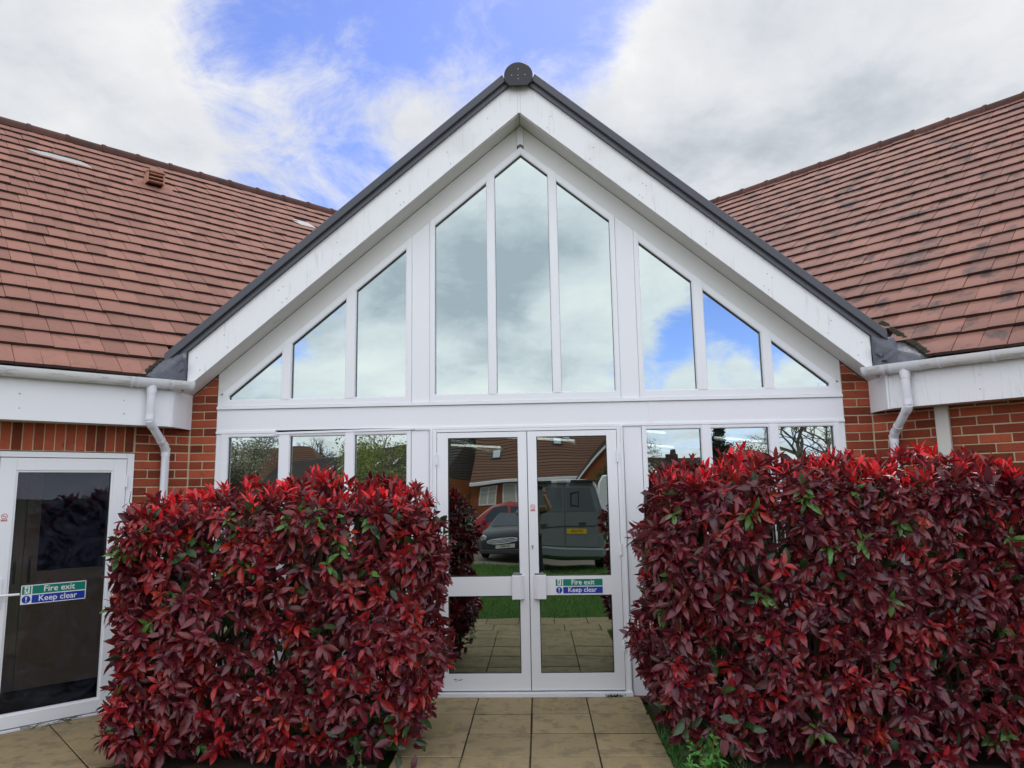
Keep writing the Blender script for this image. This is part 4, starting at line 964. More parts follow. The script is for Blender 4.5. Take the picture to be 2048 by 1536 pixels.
weed('dry grey weed tuft under the near corner of the left hedge', -.98, -1.86, -.02, 8, .22, .03, (.10, .10, .05), 7, .6)
# moss in front of the threshold
mo = MB()
for i in range(40): p = (.70 + rnd.gauss(0, .035), -.058 + rnd.gauss(0, .008), .0); mo.tube([p, (p[0] + rnd.uniform(-.03, .03), p[1] - .01, rnd.uniform(.004, .02))], .003, 4)
mo.obj('moss_tuft', MOSS, kind='stuff')
for i, (x, y, rz, lb_) in enumerate(((.735, -1.13, .4, 'dry buff leaf lying on the slab near the right path edge'), (.84, -1.17, -.3, 'second dry leaf, right of the other on the slab'))):
    v, f, c = leaf_block(np.zeros((1, 3)), np.array([[math.cos(rz), math.sin(rz), .03]]), np.array([[0, 0, 1.]]), np.array([.075]), np.array([.85]), np.array([.2]), np.array([-.12]), np.array([[.42, .29, .18]]))
    o = link('fallen_leaf', raw_mesh('fallen_leaf', v, f, GLEAF, c, True), M=Matrix.Translation((x, y, .005))); tag(o, lb_, 'leaf', 'fallen leaves on the path')
# low ground cover right of the path, lawn blades
def blades(name, n, xa, xb, ya, yb, h, w, tint, seed, zf, keep=None):
    r = np.random.default_rng(seed); x = r.uniform(xa, xb, n); y = r.uniform(ya, yb, n)
    if keep is not None: k = keep(x, y, r); x, y = x[k], y[k]; n = len(x)
    z = np.array([zf(t) for t in y]); a = r.uniform(0, 6.28, n); hh = h * r.uniform(.5, 1.2, n); le = r.normal(0, .45, (n, 2)) * hh[:, None]
    b = np.stack([x, y, z], 1); o = np.stack([np.cos(a), np.sin(a), np.zeros(n)], 1) * w; t = b + np.stack([le[:, 0], le[:, 1], hh], 1)
    v = np.stack([b - o, b + o, t], 1).reshape(-1, 3); f = np.arange(3 * n).reshape(-1, 3); c = np.repeat(np.array(tint) * r.uniform(.6, 1.45, (n, 1)), 3, axis=0)
    return link(name, raw_mesh(name, v, f, GLEAF, np.concatenate([c, np.ones((3 * n, 1))], 1)), kind='stuff')
blades('lawn', 60000, -5, 5.5, -11.6, -3.62, .06, .006, (.105, .225, .045), 3, zg)
blades('ground_cover', 9000, .92, 1.55, -2.75, -.45, .075, .004, (.07, .22, .045), 4, lambda y: -.03, lambda x, y, r: (x < .98 + .35 * r.random(len(x)) + .1) & (y < -.75 - .4 * r.random(len(y))))
blades('ground_cover', 5000, 3.2, 4.3, -2.2, -.9, .07, .005, (.03, .10, .025), 5, lambda y: -.03)

# ------------------------------------------------------------------ the place across the lawn, seen in the glass
def plate(T, txt, M, colm, w=.52, h=.11):
    pm = MB().box((-w / 2, -h / 2, 0), (w / 2, h / 2, .004)).mesh('number_plate', colm); p = link('number_plate', pm, T, M=M)
    link('plate_lettering', text_mesh('plate_lettering', txt, .085, INK, Matrix.Translation((0, 0, .0055)), .0005, .80), p)
GLZ = mat('car_glass', (.03, .04, .045), .05, .6, coat=.5); TYRE = mat('tyre', (.02, .02, .02), .8, .2); RIM = mat('rim', (.4, .4, .42), .3, .5, metal=.8)
RLIGHT = mat('red_lamp', (.30, .012, .012), .12, .6, coat=.5); CHROME = mat('chrome', (.7, .7, .72), .12, .5, metal=1); BUMP = mat('grey_bumper', (.06, .065, .07), .6, .3)
YEL = mat('yellow_plate', (.72, .46, .02), .35, .4); WPL = mat('white_plate', (.62, .63, .60), .35, .4)
def wheel(T, x, y, r=.32, w=.2):
    W = thing('wheel', '', ''); 
    bpy.data.objects.remove(W)
    t = MB(); t.tube([(x - w / 2, y, r), (x - w / 2 + .02, y, r), (x + w / 2 - .02, y, r), (x + w / 2, y, r)], [r * .9, r, r, r * .9], 24)
    W = t.obj('wheel', TYRE, T, smooth=True); s = 1 if x > 0 else -1
    MB().tube([(x + s * w * .42, y, r), (x + s * (w * .5 + .01), y, r)], [r * .62, r * .58], 20).obj('rim', RIM, W)
def car_body(stations):
    rings = []
    for (y, hb, zb, hm, zm, hr, zr) in stations:
        half = [(0, zb), (hb * .85, zb), (hb, zb + .10), (hm * 1.01, (zb + zm) * .5 + .1), (hm, zm), (hr + (hm - hr) * .15, zm + (zr - zm) * .82), (hr * .9, zr - .015), (hr * .5, zr), (0, zr + .004)]
        rings.append([(x, y, z) for x, z in half] + [(-x, y, z) for x, z in half[-2:0:-1]])
    return MB().loft(rings)
def paint(n, c, r=.25): return mat(n, c, r, .5, coat=.6)
# grey panel van, rear to the building (local +y is the rear)
VG = paint('van_grey', (.175, .195, .21)); VWIN = mat('van_blind_window', (.13, .15, .17), .12, .6, coat=.6)
T = thing('panel_van', 'dark grey panel van with a yellow number plate, parked across the lawn', 'van', (.64, -10.2, zg(-10.4) - .0), R(1.5))
car_body([(-5.0, .78, .35, .80, .75, .7, .86), (-4.85, .92, .25, .93, .85, .82, 1.0), (-4.1, .96, .22, .98, 1.1, .88, 1.2), (-3.2, .97, .22, .985, 1.15, .80, 1.93), (-2.4, .97, .22, .985, 1.2, .80, 2.0), (-.3, .97, .22, .985, 1.2, .80, 2.0), (-.06, .965, .24, .98, 1.2, .79, 1.97), (0, .93, .27, .95, 1.2, .76, 1.92)]).obj('body', VG, T, smooth=True)
for s in (-1, 1):
    d_ = MB().prism([(s * .012, .50), (s * .84, .50), (s * .86, 1.2), (s * .70, 1.84), (s * .012, 1.86)], .001, .02).obj('rear_door', VG, T, bevel=.008)
    MB().prism([(s * .05, 1.28), (s * .79, 1.28), (s * .66, 1.79), (s * .05, 1.81)], .0205, .028).obj('blind_window', VWIN, d_, bevel=.01)
    MB().prism([(s * .87, .78), (s * .955, .80), (s * .965, 1.30), (s * .90, 1.33)], -.05, .03).obj('tail_light', RLIGHT, T, bevel=.012)
    for yy_ in (-.85, -4.05): wheel(T, s * .87, yy_, .34)
    MB().box((min(s * .35, s * .55), .021, .97), (max(s * .35, s * .55), .05, 1.01)).obj('handle', BUMP, d_)
MB().box((-.93, -.05, .30), (.93, .12, .49)).obj('bumper', VG, T, bevel=.03)
MB().box((-.80, -.10, 1.925), (-.25, .10, 1.985)).obj('spoiler', BUMP, T, bevel=.012); MB().box((.15, -.10, 1.925), (.80, .10, 1.985)).obj('spoiler', BUMP, T, bevel=.012)
MB().box((-.14, .0, 1.93), (.05, .06, 1.97)).obj('brake_light', mat('brake_lamp', (.5, .5, .5), .2, .5), T)
MB().box((-.88, .0205, .90), (.80, .027, .93)).obj('seam', BUMP, T)
lg = MB()
lg.prism([(.14, 1.40), (.17, 1.41), (.17, 1.70), (.14, 1.69)], .029, .032); lg.prism([(.17, 1.66), (.36, 1.70), (.36, 1.725), (.17, 1.69)], .029, .032); lg.prism([(.17, 1.41), (.36, 1.38), (.36, 1.405), (.17, 1.435)], .029, .032); lg.prism([(.34, 1.405), (.36, 1.405), (.36, 1.70), (.34, 1.70)], .029, .032)
lg.obj('door_emblem', INK, T)
plate(T, 'HY74 OHS', frameM((.30, .024, .80), (-1, 0, 0), (0, 0, 1), (0, 1, 0)), YEL)
def side_windows(T, m, wins, hm, hr, zm, zr):
    for s in (-1, 1):
        for poly in wins:
            vs = []
            for off in (.006, -.004):
                for (y, z) in poly:
                    t = (z - zm) / (zr - zm); x = hm + (hr + (hm - hr) * .15 - hm) * min(t / .82, 1.0); vs.append((s * (x + off), y, z))
            n = len(poly); MB().add(vs, [tuple(range(n)), tuple(range(2 * n - 1, n - 1, -1))] + [(i, (i + 1) % n, n + (i + 1) % n, n + i) for i in range(n)]).obj('side_window', m, T)
# dark small hatchback, nose towards the building (local +y is the nose)
DC = mat('dark_paint', (.014, .020, .024), .42, .35, coat=.12)
T = thing('parked_car', 'small black hatchback with a chrome oval grille, nose to the lawn', 'car', (-1.02, -16.1, -.49), R(14), 'cars parked across the lawn')
car_body([(-3.65, .70, .3, .74, .7, .6, .85), (-3.55, .80, .22, .83, .85, .62, 1.22), (-3.1, .83, .20, .84, .9, .62, 1.38), (-1.7, .83, .20, .84, .92, .62, 1.41), (-1.15, .83, .20, .84, .95, .66, 1.02), (-.55, .82, .20, .83, .82, .74, .95), (-.15, .80, .20, .81, .66, .68, .84), (-.02, .74, .22, .76, .55, .58, .72), (.05, .66, .28, .68, .45, .5, .58)]).obj('body', DC, T, smooth=True)
MB().add([(-.60, -1.62, 1.36), (.60, -1.62, 1.36), (.70, -1.12, 1.03), (-.70, -1.12, 1.03)], [(0, 1, 2, 3)]).obj('windscreen', GLZ, T)
gr = MB()
for i, (z, w) in enumerate(((.665, .36), (.625, .42), (.585, .43), (.545, .40))): gr.tube([(-w, .045, z), (-w * .5, .085, z), (0, .095, z), (w * .5, .085, z), (w, .045, z)], .011, 6)
gr.tube([(.45 * math.cos(a), .045 + .05 * (1 - math.cos(a) ** 2), .605 + .085 * math.sin(a)) for a in np.linspace(0, 6.283, 22)], .014, 6)
gr.obj('grille', CHROME, T)
for s in (-1, 1):
    MB().tube([(s * .60, -.08, .72), (s * .60, .0, .70)], [.12, .10], 14).obj('headlight', mat('lamp_glass', (.5, .52, .55), .1, .5), T)
    wheel(T, s * .74, -.72, .30, .18); wheel(T, s * .74, -3.0, .30, .18)
MB().box((-.70, -.05, .20), (.70, .085, .34)).obj('bumper', BUMP, T, bevel=.03)
plate(T, '030 MGC', frameM((.12, .078, .43), (-1, 0, 0), (0, 0, 1), (0, 1, 0)), WPL)
side_windows(T, GLZ, [[(-3.2, .95), (-2.2, .95), (-2.2, 1.32), (-3.1, 1.30)], [(-2.12, .95), (-1.25, .98), (-1.7, 1.32), (-2.12, 1.32)]], .84, .62, .92, 1.4)
# red car, side on (local +y is the nose, which points to -x)
RC_ = paint('red_paint', (.40, .02, .022), .22)
T = thing('parked_car', 'red hatchback seen side on behind the small black car', 'car', (-2.9, -20.6, -.505), R(90), 'cars parked across the lawn')
car_body([(-4.1, .70, .35, .76, .8, .6, .95), (-4.0, .82, .25, .86, .95, .68, 1.45), (-3.5, .86, .22, .88, 1.0, .68, 1.66), (-1.9, .86, .22, .88, 1.0, .68, 1.72), (-1.35, .86, .22, .88, 1.02, .70, 1.55), (-.75, .86, .22, .87, 1.0, .74, 1.12), (-.2, .82, .22, .84, .8, .72, .98), (0, .7, .28, .72, .6, .55, .75)]).obj('body', RC_, T, smooth=True)
side_windows(T, GLZ, [[(-3.75, 1.05), (-2.85, 1.05), (-2.85, 1.56), (-3.5, 1.54)], [(-2.78, 1.05), (-1.95, 1.05), (-1.95, 1.60), (-2.78, 1.57)], [(-1.88, 1.05), (-.98, 1.06), (-1.45, 1.52), (-1.88, 1.60)]], .88, .68, 1.0, 1.7)
for s in (-1, 1):
    wheel(T, s * .78, -.8, .33); wheel(T, s * .78, -3.3, .33)
    MB().box((min(s * .88, s * 1.06), -1.15, 1.0), (max(s * .88, s * 1.06), -1.02, 1.14)).obj('door_mirror', RC_, T, bevel=.02)
# white van further right
T = thing('panel_van', 'white panel van half hidden beyond the grey van', 'van', (3.0, -17.4, -.5), R(4))
WV = paint('van_white', (.74, .76, .77), .3)
car_body([(-5.0, .92, .25, .93, .85, .82, 1.0), (-4.1, .96, .22, .98, 1.1, .88, 1.2), (-3.2, .97, .22, .985, 1.25, .86, 2.45), (-.1, .97, .22, .985, 1.25, .86, 2.6), (0, .93, .27, .95, 1.2, .82, 2.56)]).obj('body', WV, T, smooth=True)
for s in (-1, 1):
    MB().prism([(s * .012, .5), (s * .86, .5), (s * .86, 1.4), (s * .76, 2.45), (s * .012, 2.48)], .001, .02).obj('rear_door', WV, T, bevel=.006)
    MB().box((min(s * .85, s * .96), -.05, .8), (max(s * .85, s * .96), .03, 1.3)).obj('tail_light', RLIGHT, T)
    wheel(T, s * .87, -.85, .34); wheel(T, s * .87, -4.0, .34)
# ---------- houses opposite
FROOF = mat('brown_roof_tile', (.175, .095, .065), .85, .2, var=.4, vscale=3, rand=.15, isl=True); DROOF = mat('dark_roof_tile', (.075, .062, .055), .85, .2, var=.4, vscale=3, rand=.15, isl=True)
FBRICK = mat('far_brick', (.30, .105, .05), .9, .1, var=.35, vscale=6, bump=.3); CURT = mat('curtain', (.55, .54, .48), .9, .1, var=.3, vscale=6, stretch=(8, 8, .3)); FWIN = mat('far_glass', (.05, .06, .065), .06, .6)
def roof_plane(mb, a, b, c, d, rows):
    """quad eave a-b, ridge d-c, stepped in tile courses"""
    a, b, c, d = map(Vector, (a, b, c, d)); n = (b - a).cross(d - a).normalized(); n = n if n.z > 0 else -n
    for k in range(rows):
        t0, t1 = k / rows, (k + 1.15) / rows; t1 = min(t1, 1)
        p = [a.lerp(d, t0), b.lerp(c, t0), b.lerp(c, t1), a.lerp(d, t1)]
        top = [p[0] + n * .045, p[1] + n * .045, p[2] + n * .012, p[3] + n * .012]
        mb.add(top + [q - n * .05 for q in top], [(0, 1, 2, 3), (7, 6, 5, 4), (0, 4, 5, 1), (1, 5, 6, 2), (2, 6, 7, 3), (3, 7, 4, 0)])
def far_window(T, x, y, z, w, h, cols, curtain=True, trans=None):
    f = MB()
    f.box((x - w / 2, y, z), (x - w / 2 + .06, y + .06, z + h)); f.box((x + w / 2 - .06, y, z), (x + w / 2, y + .06, z + h)); f.box((x - w / 2, y, z), (x + w / 2, y + .061, z + .07)); f.box((x - w / 2, y, z + h - .06), (x + w / 2, y + .061, z + h))
    for i in range(1, cols): xx = x - w / 2 + w * i / cols; f.box((xx - .04, y, z), (xx + .04, y + .062, z + h))
    if trans: f.box((x - w / 2, y, z + trans), (x + w / 2, y + .063, z + trans + .06))
    F_ = f.obj('window', PVC, T); MB().box((x - w / 2 + .02, y + .02, z + .02), (x + w / 2 - .02, y + .03, z + h - .02)).obj('pane', CURT if curtain else FWIN, F_)
T = thing('bungalow', 'brown roofed brick bungalow across the drive, with roof windows and white gutters', 'house', (0, 0, 0))
MB().box((-3.7, -43, -.5), (6, -33.6, 2.32)).obj('wall', FBRICK, T)
rf = MB(); roof_plane(rf, (-3.72, -33.1, 2.3), (6.2, -33.1, 2.3), (5.6, -38.3, 6.5), (-3.30, -38.3, 6.5), 26); rf.obj('roof', FROOF, T, kind='stuff')
rf = MB(); roof_plane(rf, (6.2, -43.6, 2.3), (-3.7, -43.6, 2.3), (-3.3, -38.3, 6.5), (5.6, -38.3, 6.5), 8); rf.obj('roof', FROOF, T, kind='stuff')
MB().box((-3.75, -33.12, 2.12), (6.2, -33.0, 2.34)).obj('gutter', PVC, T, bevel=.03)
far_window(T, -2.65, -33.6, .75, 1.0, 1.25, 2, True, .85); far_window(T, -1.15, -33.6, .85, 1.35, 1.2, 2, True); far_window(T, 1.0, -33.6, .85, 1.35, 1.2, 2, True)
for (x, tt) in ((-2.35, .36), (-.75, .44), (1.15, .50), (1.75, .60), (-1.2, .70), (-3.0, .72)):
    p = Vector((x, -33.1 - 5.2 * tt, 2.3 + 4.2 * tt)); M = frameM(p + Vector((0, .05, .065)), (1, 0, 0), (0, -.778, .628), (0, .628, .778)); big = tt < .62
    w, h = (.42, .62) if big else (.25, .14)
    sk = MB().box((-w / 2 - .08, -h / 2 - .08, -.04), (w / 2 + .08, h / 2 + .08, .03), M).obj('roof_window' if big else 'roof_vent', BUMP if big else CHROME, T)
    if big: MB().box((-w / 2, -h / 2, .0305), (w / 2, h / 2, .036), M).obj('pane', mat('sky_pane', (.45, .5, .55), .08, .6, coat=.5), sk)
T = thing('gabled_house', 'brick gable end with white verge boards beside the bungalow', 'house', (0, 0, 0))
MB().prism([(2.3, -.5), (5.9, -.5), (5.9, 2.4), (4.1, 4.6), (2.3, 2.4)], -40, -31.0).obj('wall', FBRICK, T)
for s in (-1, 1):
    rf = MB(); roof_plane(rf, (4.1 + s * 2.05, -30.7, 2.15), (4.1 + s * 2.05, -38, 2.15), (4.1, -38, 4.7), (4.1, -30.7, 4.7), 18); rf.obj('roof', DROOF, T, kind='stuff')
    MB().prism([(4.1 + s * 2.1, 2.10), (4.1, 4.72), (4.1, 4.55), (4.1 + s * 2.1, 1.93)], -30.66, -30.60).obj('verge_board', PVC, T)
far_window(T, 4.1, -31.0, .8, 1.5, 1.2, 2, True)
T = thing('slate_wing', 'long dark roofed brick wing running away left of the bungalow', 'house', (0, 0, 0))
ra, rb = Vector((-26.5, -68.0, 5.0)), Vector((-3.2, -36.2, 5.0)); nn = Vector((-.806, .591, 0)) * 3.2
rf = MB(); alx = (rb - ra).normalized() * .5; roof_plane(rf, ra + nn + Vector((0, 0, -2.7)), rb + nn + Vector((0, 0, -2.7)), rb - alx, ra, 20); rf.obj('roof', DROOF, T, kind='stuff')
rf = MB(); roof_plane(rf, rb - nn + Vector((0, 0, -2.7)), ra - nn + Vector((0, 0, -2.7)), ra, rb - alx, 8); rf.obj('roof', DROOF, T, kind='stuff')
w_ = nn * .88; MB().slab([ra + w_ + Vector((0, 0, -2.6)), rb + w_ + Vector((0, 0, -2.6)), rb + w_ + Vector((0, 0, -5.5)), ra + w_ + Vector((0, 0, -5.5))], .25).obj('wall', FBRICK, T)
MB().slab([rb - w_ + Vector((0, 0, -2.5)), rb + w_ + Vector((0, 0, -2.5)), rb + w_ + Vector((0, 0, -5.5)), rb - w_ + Vector((0, 0, -5.5))], .25).obj('wall', FBRICK, T)
for t in (.93, .80, .70, .62, .52, .45):
    p = ra.lerp(rb, t) + nn * .5 + Vector((0, 0, -1.30)); al = (rb - ra).normalized(); up = (Vector((0, 0, 2.7)) - nn).normalized()
    M = frameM(p, al, up, al.cross(up) if al.cross(up).z > 0 else -al.cross(up)); sk = MB().box((-.30, -.42, .0), (.30, .42, .075), M).obj('roof_window', BUMP, T); MB().box((-.23, -.34, .0755), (.23, .34, .08), M).obj('pane', bpy.data.materials['sky_pane'], sk)
al_ = (rb - ra).normalized() * .5; rf = MB(); roof_plane(rf, rb + nn + Vector((0, 0, -2.7)), rb - nn + Vector((0, 0, -2.7)), rb - al_ + Vector((0, 0, .02)), rb - al_ + Vector((0, 0, .02)), 20); rf.obj('roof', DROOF, T, kind='stuff')
T = thing('bungalow', 'far brown hipped roof beyond the dark roofed wing', 'house', (0, 0, 0))
MB().box((-33, -75, -.5), (-21, -65, 2.6)).obj('wall', FBRICK, T)
rf = MB(); roof_plane(rf, (-33.5, -64.5, 2.5), (-20.5, -64.5, 2.5), (-24.5, -70, 6.6), (-30, -70, 6.6), 22); roof_plane(rf, (-20.5, -64.5, 2.5), (-20.5, -75.5, 2.5), (-24.5, -70.1, 6.6), (-24.5, -70, 6.6), 22); rf.obj('roof', FROOF, T, kind='stuff')
T = thing('chimney_house', 'far dark house with a tall brick chimney right of the gable end', 'house', (0, 0, 0))
MB().box((10.5, -64, -.5), (22, -54, 2.6)).obj('wall', FBRICK, T); rf = MB(); roof_plane(rf, (10, -53.5, 2.5), (22.5, -53.5, 2.5), (22.5, -59, 4.3), (10, -59, 4.3), 18); rf.obj('roof', DROOF, T, kind='stuff')
DBR = mat('dark_brick', (.10, .06, .045), .9, .1, var=.4, vscale=6); MB().box((11.6, -58.2, 2.5), (12.5, -57.4, 4.7)).obj('chimney', DBR, T, bevel=.05); MB().tube([(12.2, -57.8, 4.65), (12.2, -57.8, 5.25)], [.24, .19], 12).obj('chimney_pot', DBR, T)  # chimney in a darker brick than the house walls
# ---------- trees
BARK = mat('grey_bark', (.19, .17, .135), .9, .1, var=.5, vscale=8)
def grow(mb, p, d, ln, rad, lev, r, tips, spread, nb, segs=3):
    pts = [p]; q = p.copy(); dd = d.copy()
    for i in range(segs):
        dd = (dd + Vector((r.gauss(0, .16), r.gauss(0, .16), r.gauss(.03, .10)))).normalized(); q = q + dd * ln / segs; pts.append(q.copy())
    mb.tube(pts, [rad * (1 - .45 * i / segs) for i in range(segs + 1)], 6 if lev > 2 else 4 if lev > 1 else 3, caps=False)
    if lev <= 0: tips.append((q, dd)); return
    for k in range(nb):
        b = pts[-1] if k < 2 else pts[r.randint(1, segs)]; ax = Vector((r.gauss(0, 1), r.gauss(0, 1), r.gauss(0, .5))).normalized()
        nd_ = (dd + ax * spread).normalized(); grow(mb, b.copy(), nd_, ln * r.uniform(.60, .82), rad * .55, lev - 1, r, tips, spread, nb, segs)
def leaf_cloud(T, pts, n, sz, tint, seed, sd_):
    r = np.random.default_rng(seed); C_ = np.array([tuple(p) for p in pts])[r.integers(0, len(pts), n)] + r.normal(0, sd_, (n, 3)); a = unit(r.normal(0, 1, (n, 3))); b = unit(np.cross(a, r.normal(0, 1, (n, 3)))); s = sz * r.uniform(.5, 1.3, (n, 1))
    v = np.stack([C_ - a * s, C_ + b * s * .5, C_ + a * s, C_ - b * s * .5], 1).reshape(-1, 3); c = np.repeat(np.array(tint) * r.uniform(.5, 1.5, (n, 1)), 4, axis=0)
    return link('crown', raw_mesh('crown', v, np.arange(4 * n).reshape(-1, 4), GLEAF, np.concatenate([c, np.ones((4 * n, 1))], 1)), T, kind='stuff')
def tree(label, x, y, trunk, ln, lev, nb, seed, spread=.75, leaves=None, rad=.16, lean=(0, 0)):
    r = random.Random(seed); T = thing('tree', label, 'tree', (x, y, -.55)); tips = []
    t = MB(); t.tube([(0, 0, 0), (lean[0] * .5, lean[1] * .5, trunk * .5), (lean[0], lean[1], trunk)], [rad * 1.25, rad, rad * .9], 9); t.obj('trunk', BARK, T, smooth=True)
    m = MB()
    for k in range(3 + (nb > 3)): grow(m, Vector((lean[0], lean[1], trunk * (1 - .10 * k))), Vector((math.cos(k * 2.3 + seed), math.sin(k * 2.3 + seed), 1.0 if k else 2.2)).normalized(), ln, rad * .62, lev, r, tips, spread, nb)
    m.obj('branches', BARK, T, kind='stuff')
    if leaves: leaf_cloud(T, [p for p, d in tips], *leaves)
    return T
tree('bare spreading tree with heavy dark limbs at the right of the lawn', 14.3, -32, 2.6, 1.9, 4, 3, 4, .85, None, .24)
tree('second bare tree, leaning over the lawn towards the conifer', 18.5, -36, 2.4, 2.2, 4, 3, 9, .9, None, .22, (-1.2, 0))
tree('pale twiggy tree in grey green bud at the far left of the houses', -19.0, -42, 1.8, 1.7, 4, 3, 12, .7, (5000, .10, (.46, .46, .33), 1, .35), .16)
tree('large bare oak rising behind the far brown roof', -25.5, -78, 3.6, 2.3, 4, 4, 21, .75, None, .34)
tree('bare tree between the far roof and the pale twiggy tree', -33, -72, 3.4, 2.3, 4, 3, 23, .75, None, .3)
tree('slender tree in fresh yellow green leaf before the dark roof', -9.6, -35.0, 1.6, 1.45, 3, 3, 31, .6, (5200, .085, (.34, .40, .13), 2, .42), .10)
tree('bare tree peeping over the dark roof near the door', -14, -62, 3.8, 2.1, 4, 3, 33, .75, None, .26)
tree('brownish budding tree behind the chimney house', 9.2, -56, 1.9, 1.6, 4, 3, 41, .7, (4200, .10, (.20, .17, .10), 3, .35), .16)
tree('mid brown budding tree between conifer and chimney', 17.5, -56, 1.6, 1.5, 4, 3, 43, .7, (3800, .10, (.22, .18, .11), 4, .4), .15)
tree('small budding tree in front of the conifer foot', 15.0, -46, 1.2, 1.0, 3, 4, 45, .8, (3600, .08, (.16, .14, .08), 5, .35), .12)
def bush(label, x, y, rx, rz, tint, seed, z=-.5):
    T = thing('bush', label, 'bush', (x, y, z)); r = random.Random(seed); pts = []; st = MB()
    for k in range(60):
        a = r.uniform(0, 6.28); b = r.uniform(0, 1.57); q = Vector((math.cos(a) * math.cos(b) * rx, math.sin(a) * math.cos(b) * rx * .8, (.25 + .75 * math.sin(b)) * rz)) * r.uniform(.55, 1.0); pts.append(q); st.tube([(q.x * .2, q.y * .2, 0), q * .95], [.03, .01], 4)
    st.obj('stems', BARK, T, kind='stuff'); leaf_cloud(T, pts, 4200, .09, tint, seed, rx * .16); return T
bush('rounded green bush under the brick gable end', 4.1, -28, 1.5, 3.4, (.05, .12, .025), 51); bush('yellow green bush left of the bungalow windows', -5.1, -31.5, 1.4, 2.7, (.10, .15, .03), 52)
bush('low green bush before the chimney house', 6.9, -25, 1.4, 2.7, (.06, .14, .03), 53); bush('dark evergreen bush under the bare tree', 19.5, -38, 3.0, 4.2, (.04, .06, .03), 54); bush('grey green thicket at the far left', -16.2, -31, 2.2, 3.8, (.12, .13, .08), 55)
T = thing('conifer', 'tall dark conifer standing beyond the lawn', 'tree', (14.5, -51, -.5)); MB().tube([(0, 0, 0), (0, 0, 8.2)], [.2, .03], 8).obj('trunk', BARK, T)
pts = []; r_ = random.Random(8)
for k in range(420):
    z = r_.uniform(.8, 8.1); w = (8.5 - z) / 7.7 * 1.75 * r_.uniform(.35, 1.0) * (1 + .25 * math.sin(z * 5)); a = r_.uniform(0, 6.28); pts.append(Vector((math.cos(a) * w, math.sin(a) * w, z - w * .18)))
leaf_cloud(T, pts, 7000, .15, (.04, .065, .045), 9, .14)
# ---------- the person holding the phone, standing behind the camera
SKIN = mat('skin', (.48, .27, .18), .55, .4, var=.1); SHIRT = mat('olive_shirt', (.15, .13, .075), .85, .2, var=.3, vscale=12, bump=.3); TROU = mat('dark_trousers', (.03, .032, .04), .85, .2, var=.2); HAIR = mat('brown_hair', (.06, .035, .02), .7, .3, var=.5, vscale=40)
P_ = thing('person', 'person in an olive shirt and dark trousers holding up a phone with both hands', 'person', (-.03, -6.74, zg(-6.7) - .005))
def skin_mesh(name, verts, edges, radii, m, parent, root=0, sub=2):
    me = bpy.data.meshes.new(name); me.from_pydata(verts, edges, []); o = bpy.data.objects.new(name, me); COL.objects.link(o)
    md = o.modifiers.new('skin', 'SKIN'); md.use_smooth_shade = True; s = o.modifiers.new('sub', 'SUBSURF'); s.levels = s.render_levels = sub
    for i, rr_ in enumerate(radii): me.skin_vertices[0].data[i].radius = rr_ if isinstance(rr_, tuple) else (rr_, rr_)
    me.skin_vertices[0].data[root].use_root = True
    ev = o.evaluated_get(bpy.context.evaluated_depsgraph_get()); nm = bpy.data.meshes.new_from_object(ev); bpy.data.objects.remove(o); nm.materials.clear(); nm.materials.append(m); nm.name = name
    nm.polygons.foreach_set('use_smooth', [True] * len(nm.polygons))
    return link(name, nm, parent)
LS, RS = (-.165, 0, 1.40), (.165, 0, 1.40); LE, RE = (-.28, .13, 1.33), (.315, .13, 1.42); LW_, RW_ = (.045, .29, 1.66), (.225, .29, 1.67)
body = [(0, 0, .95), (0, .0, 1.12), (0, .01, 1.28), (0, 0, 1.42), (0, .0, 1.50), (0, .015, 1.56), (0, .02, 1.64), (0, .015, 1.715), LS, LE, LW_, RS, RE, RW_, (-.095, 0, .88), (-.11, .01, .50), (-.115, -.03, .08), (-.115, .12, .035), (.095, 0, .88), (.11, .01, .50), (.115, -.03, .08), (.115, .12, .035)]
be = [(0, 1), (1, 2), (2, 3), (3, 4), (4, 5), (5, 6), (6, 7), (3, 8), (8, 9), (9, 10), (3, 11), (11, 12), (12, 13), (0, 14), (14, 15), (15, 16), (16, 17), (0, 18), (18, 19), (19, 20), (20, 21)]
br_ = [(.125, .09), (.11, .08), (.12, .085), (.11, .075), .062, .075, (.082, .098), (.07, .085), .062, .045, .029, .062, .045, .029, .085, .058, .042, .035, .085, .058, .042, .035]
skin_mesh('body', body, be, br_, SKIN, P_)
skin_mesh('shirt', [(0, 0, .86), (0, .0, 1.12), (0, .01, 1.28), (0, 0, 1.42), (0, 0, 1.475), LS, tuple(Vector(LS).lerp(Vector(LE), .8)), RS, tuple(Vector(RS).lerp(Vector(RE), .8))], [(0, 1), (1, 2), (2, 3), (3, 4), (3, 5), (5, 6), (3, 7), (7, 8)], [(.205, .155), (.165, .13), (.175, .13), (.155, .108), .075, .076, .066, .076, .066], SHIRT, P_)
skin_mesh('trousers', [(0, 0, .96), (-.095, 0, .88), (-.11, .01, .50), (-.115, -.03, .09), (.095, 0, .88), (.11, .01, .50), (.115, -.03, .09)], [(0, 1), (1, 2), (2, 3), (0, 4), (4, 5), (5, 6)], [(.168, .125), .098, .07, .06, .098, .07, .06], TROU, P_)
hh = MB(); 
def ball(m, c, r, n=12, k=9):
    m.loft([[(c[0] + r[0] * math.sin(t) * math.cos(a), c[1] + r[1] * math.sin(t) * math.sin(a), c[2] + r[2] * math.cos(t)) for a in np.linspace(0, 6.2832, n + 1)[:-1]] for t in np.linspace(.05, math.pi - .05, k)])
ball(hh, (0, -.018, 1.70), (.088, .104, .088)); hh.obj('hair', HAIR, P_, smooth=True)
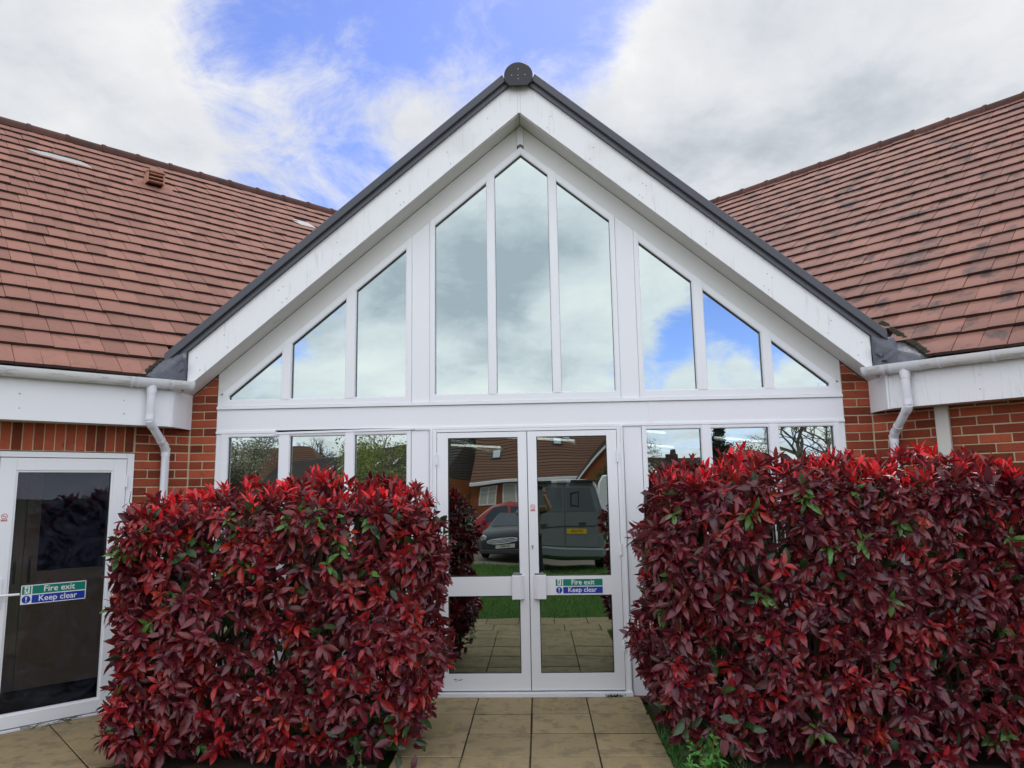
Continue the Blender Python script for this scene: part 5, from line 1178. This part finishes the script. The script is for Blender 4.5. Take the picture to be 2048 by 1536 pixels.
for s in (-1, 1):
    e_ = MB(); ball(e_, (s * .034, .104, 1.655), (.012, .010, .009), 8, 6); e_.obj('eye', INK, P_, smooth=True)
    e_ = MB(); ball(e_, (s * .086, .0, 1.645), (.012, .022, .034), 8, 6); e_.obj('ear', SKIN, P_, smooth=True)
    sh = MB(); ball(sh, (s * .115, .06, .04), (.05, .14, .045), 12, 8); sh.obj('shoe', INK, P_, smooth=True)
e_ = MB(); ball(e_, (0, .122, 1.628), (.014, .018, .024), 8, 6); e_.obj('nose', SKIN, P_, smooth=True); MB().box((-.024, .108, 1.588), (.024, .114, 1.594)).obj('mouth', mat('lips', (.30, .10, .08), .5, .4), P_)
# hands on the phone: palm, four fingers and thumb
for s, W_, hx in ((-1, LW_, .053), (1, RW_, .223)):
    w = Vector(W_); px_ = Vector((hx, .325, 1.735)); v = [tuple(w), tuple(w.lerp(px_, .55) + Vector((s * .012, 0, 0))), tuple(px_ + Vector((s * .012, -.01, 0)))]; ed = [(0, 1), (1, 2)]; rd = [.026, (.030, .018), (.030, .016)]
    skin_mesh('hand', v, ed, rd, SKIN, P_, 0, 1)
    for k, (dz, l) in enumerate(((.028, .9), (.010, 1.), (-.008, .95), (-.026, .75))):
        b = px_ + Vector((s * .014, .0, dz)); fv = [tuple(b), tuple(b + Vector((s * .010, .022, .004))), tuple(b + Vector((-s * .010 * l, .034, .004))), tuple(b + Vector((-s * .030 * l, .030, .002)))]
        skin_mesh('finger', fv, [(0, 1), (1, 2), (2, 3)], [.0095, .009, .0085, .0075], SKIN, P_, 0, 1)
    b = px_ + Vector((s * .010, -.012, -.03)); skin_mesh('thumb', [tuple(b), tuple(b + Vector((-s * .012, -.016, .018))), tuple(b + Vector((-s * .030, -.012, .030)))], [(0, 1), (1, 2)], [.012, .0105, .009], SKIN, P_, 0, 1)
PH = thing('phone', 'black phone held up in landscape by the person', 'phone', (.108, -6.412, 1.731))
MB().box((-.075, -.005, -.037), (.075, .003, .037)).obj('phone_case', INK, PH, bevel=.003); MB().box((-.07, -.0062, -.033), (.07, -.0052, .033)).obj('phone_screen', mat('screen', (.05, .06, .07), .1, .5), PH)
cm_ = MB()
for (x, z) in ((.05, .018), (.05, -.008), (.03, .005)): cm_.tube([(x, .003, z), (x, .0055, z)], .009, 12)
cm_.obj('camera_lens', GLZ, PH)
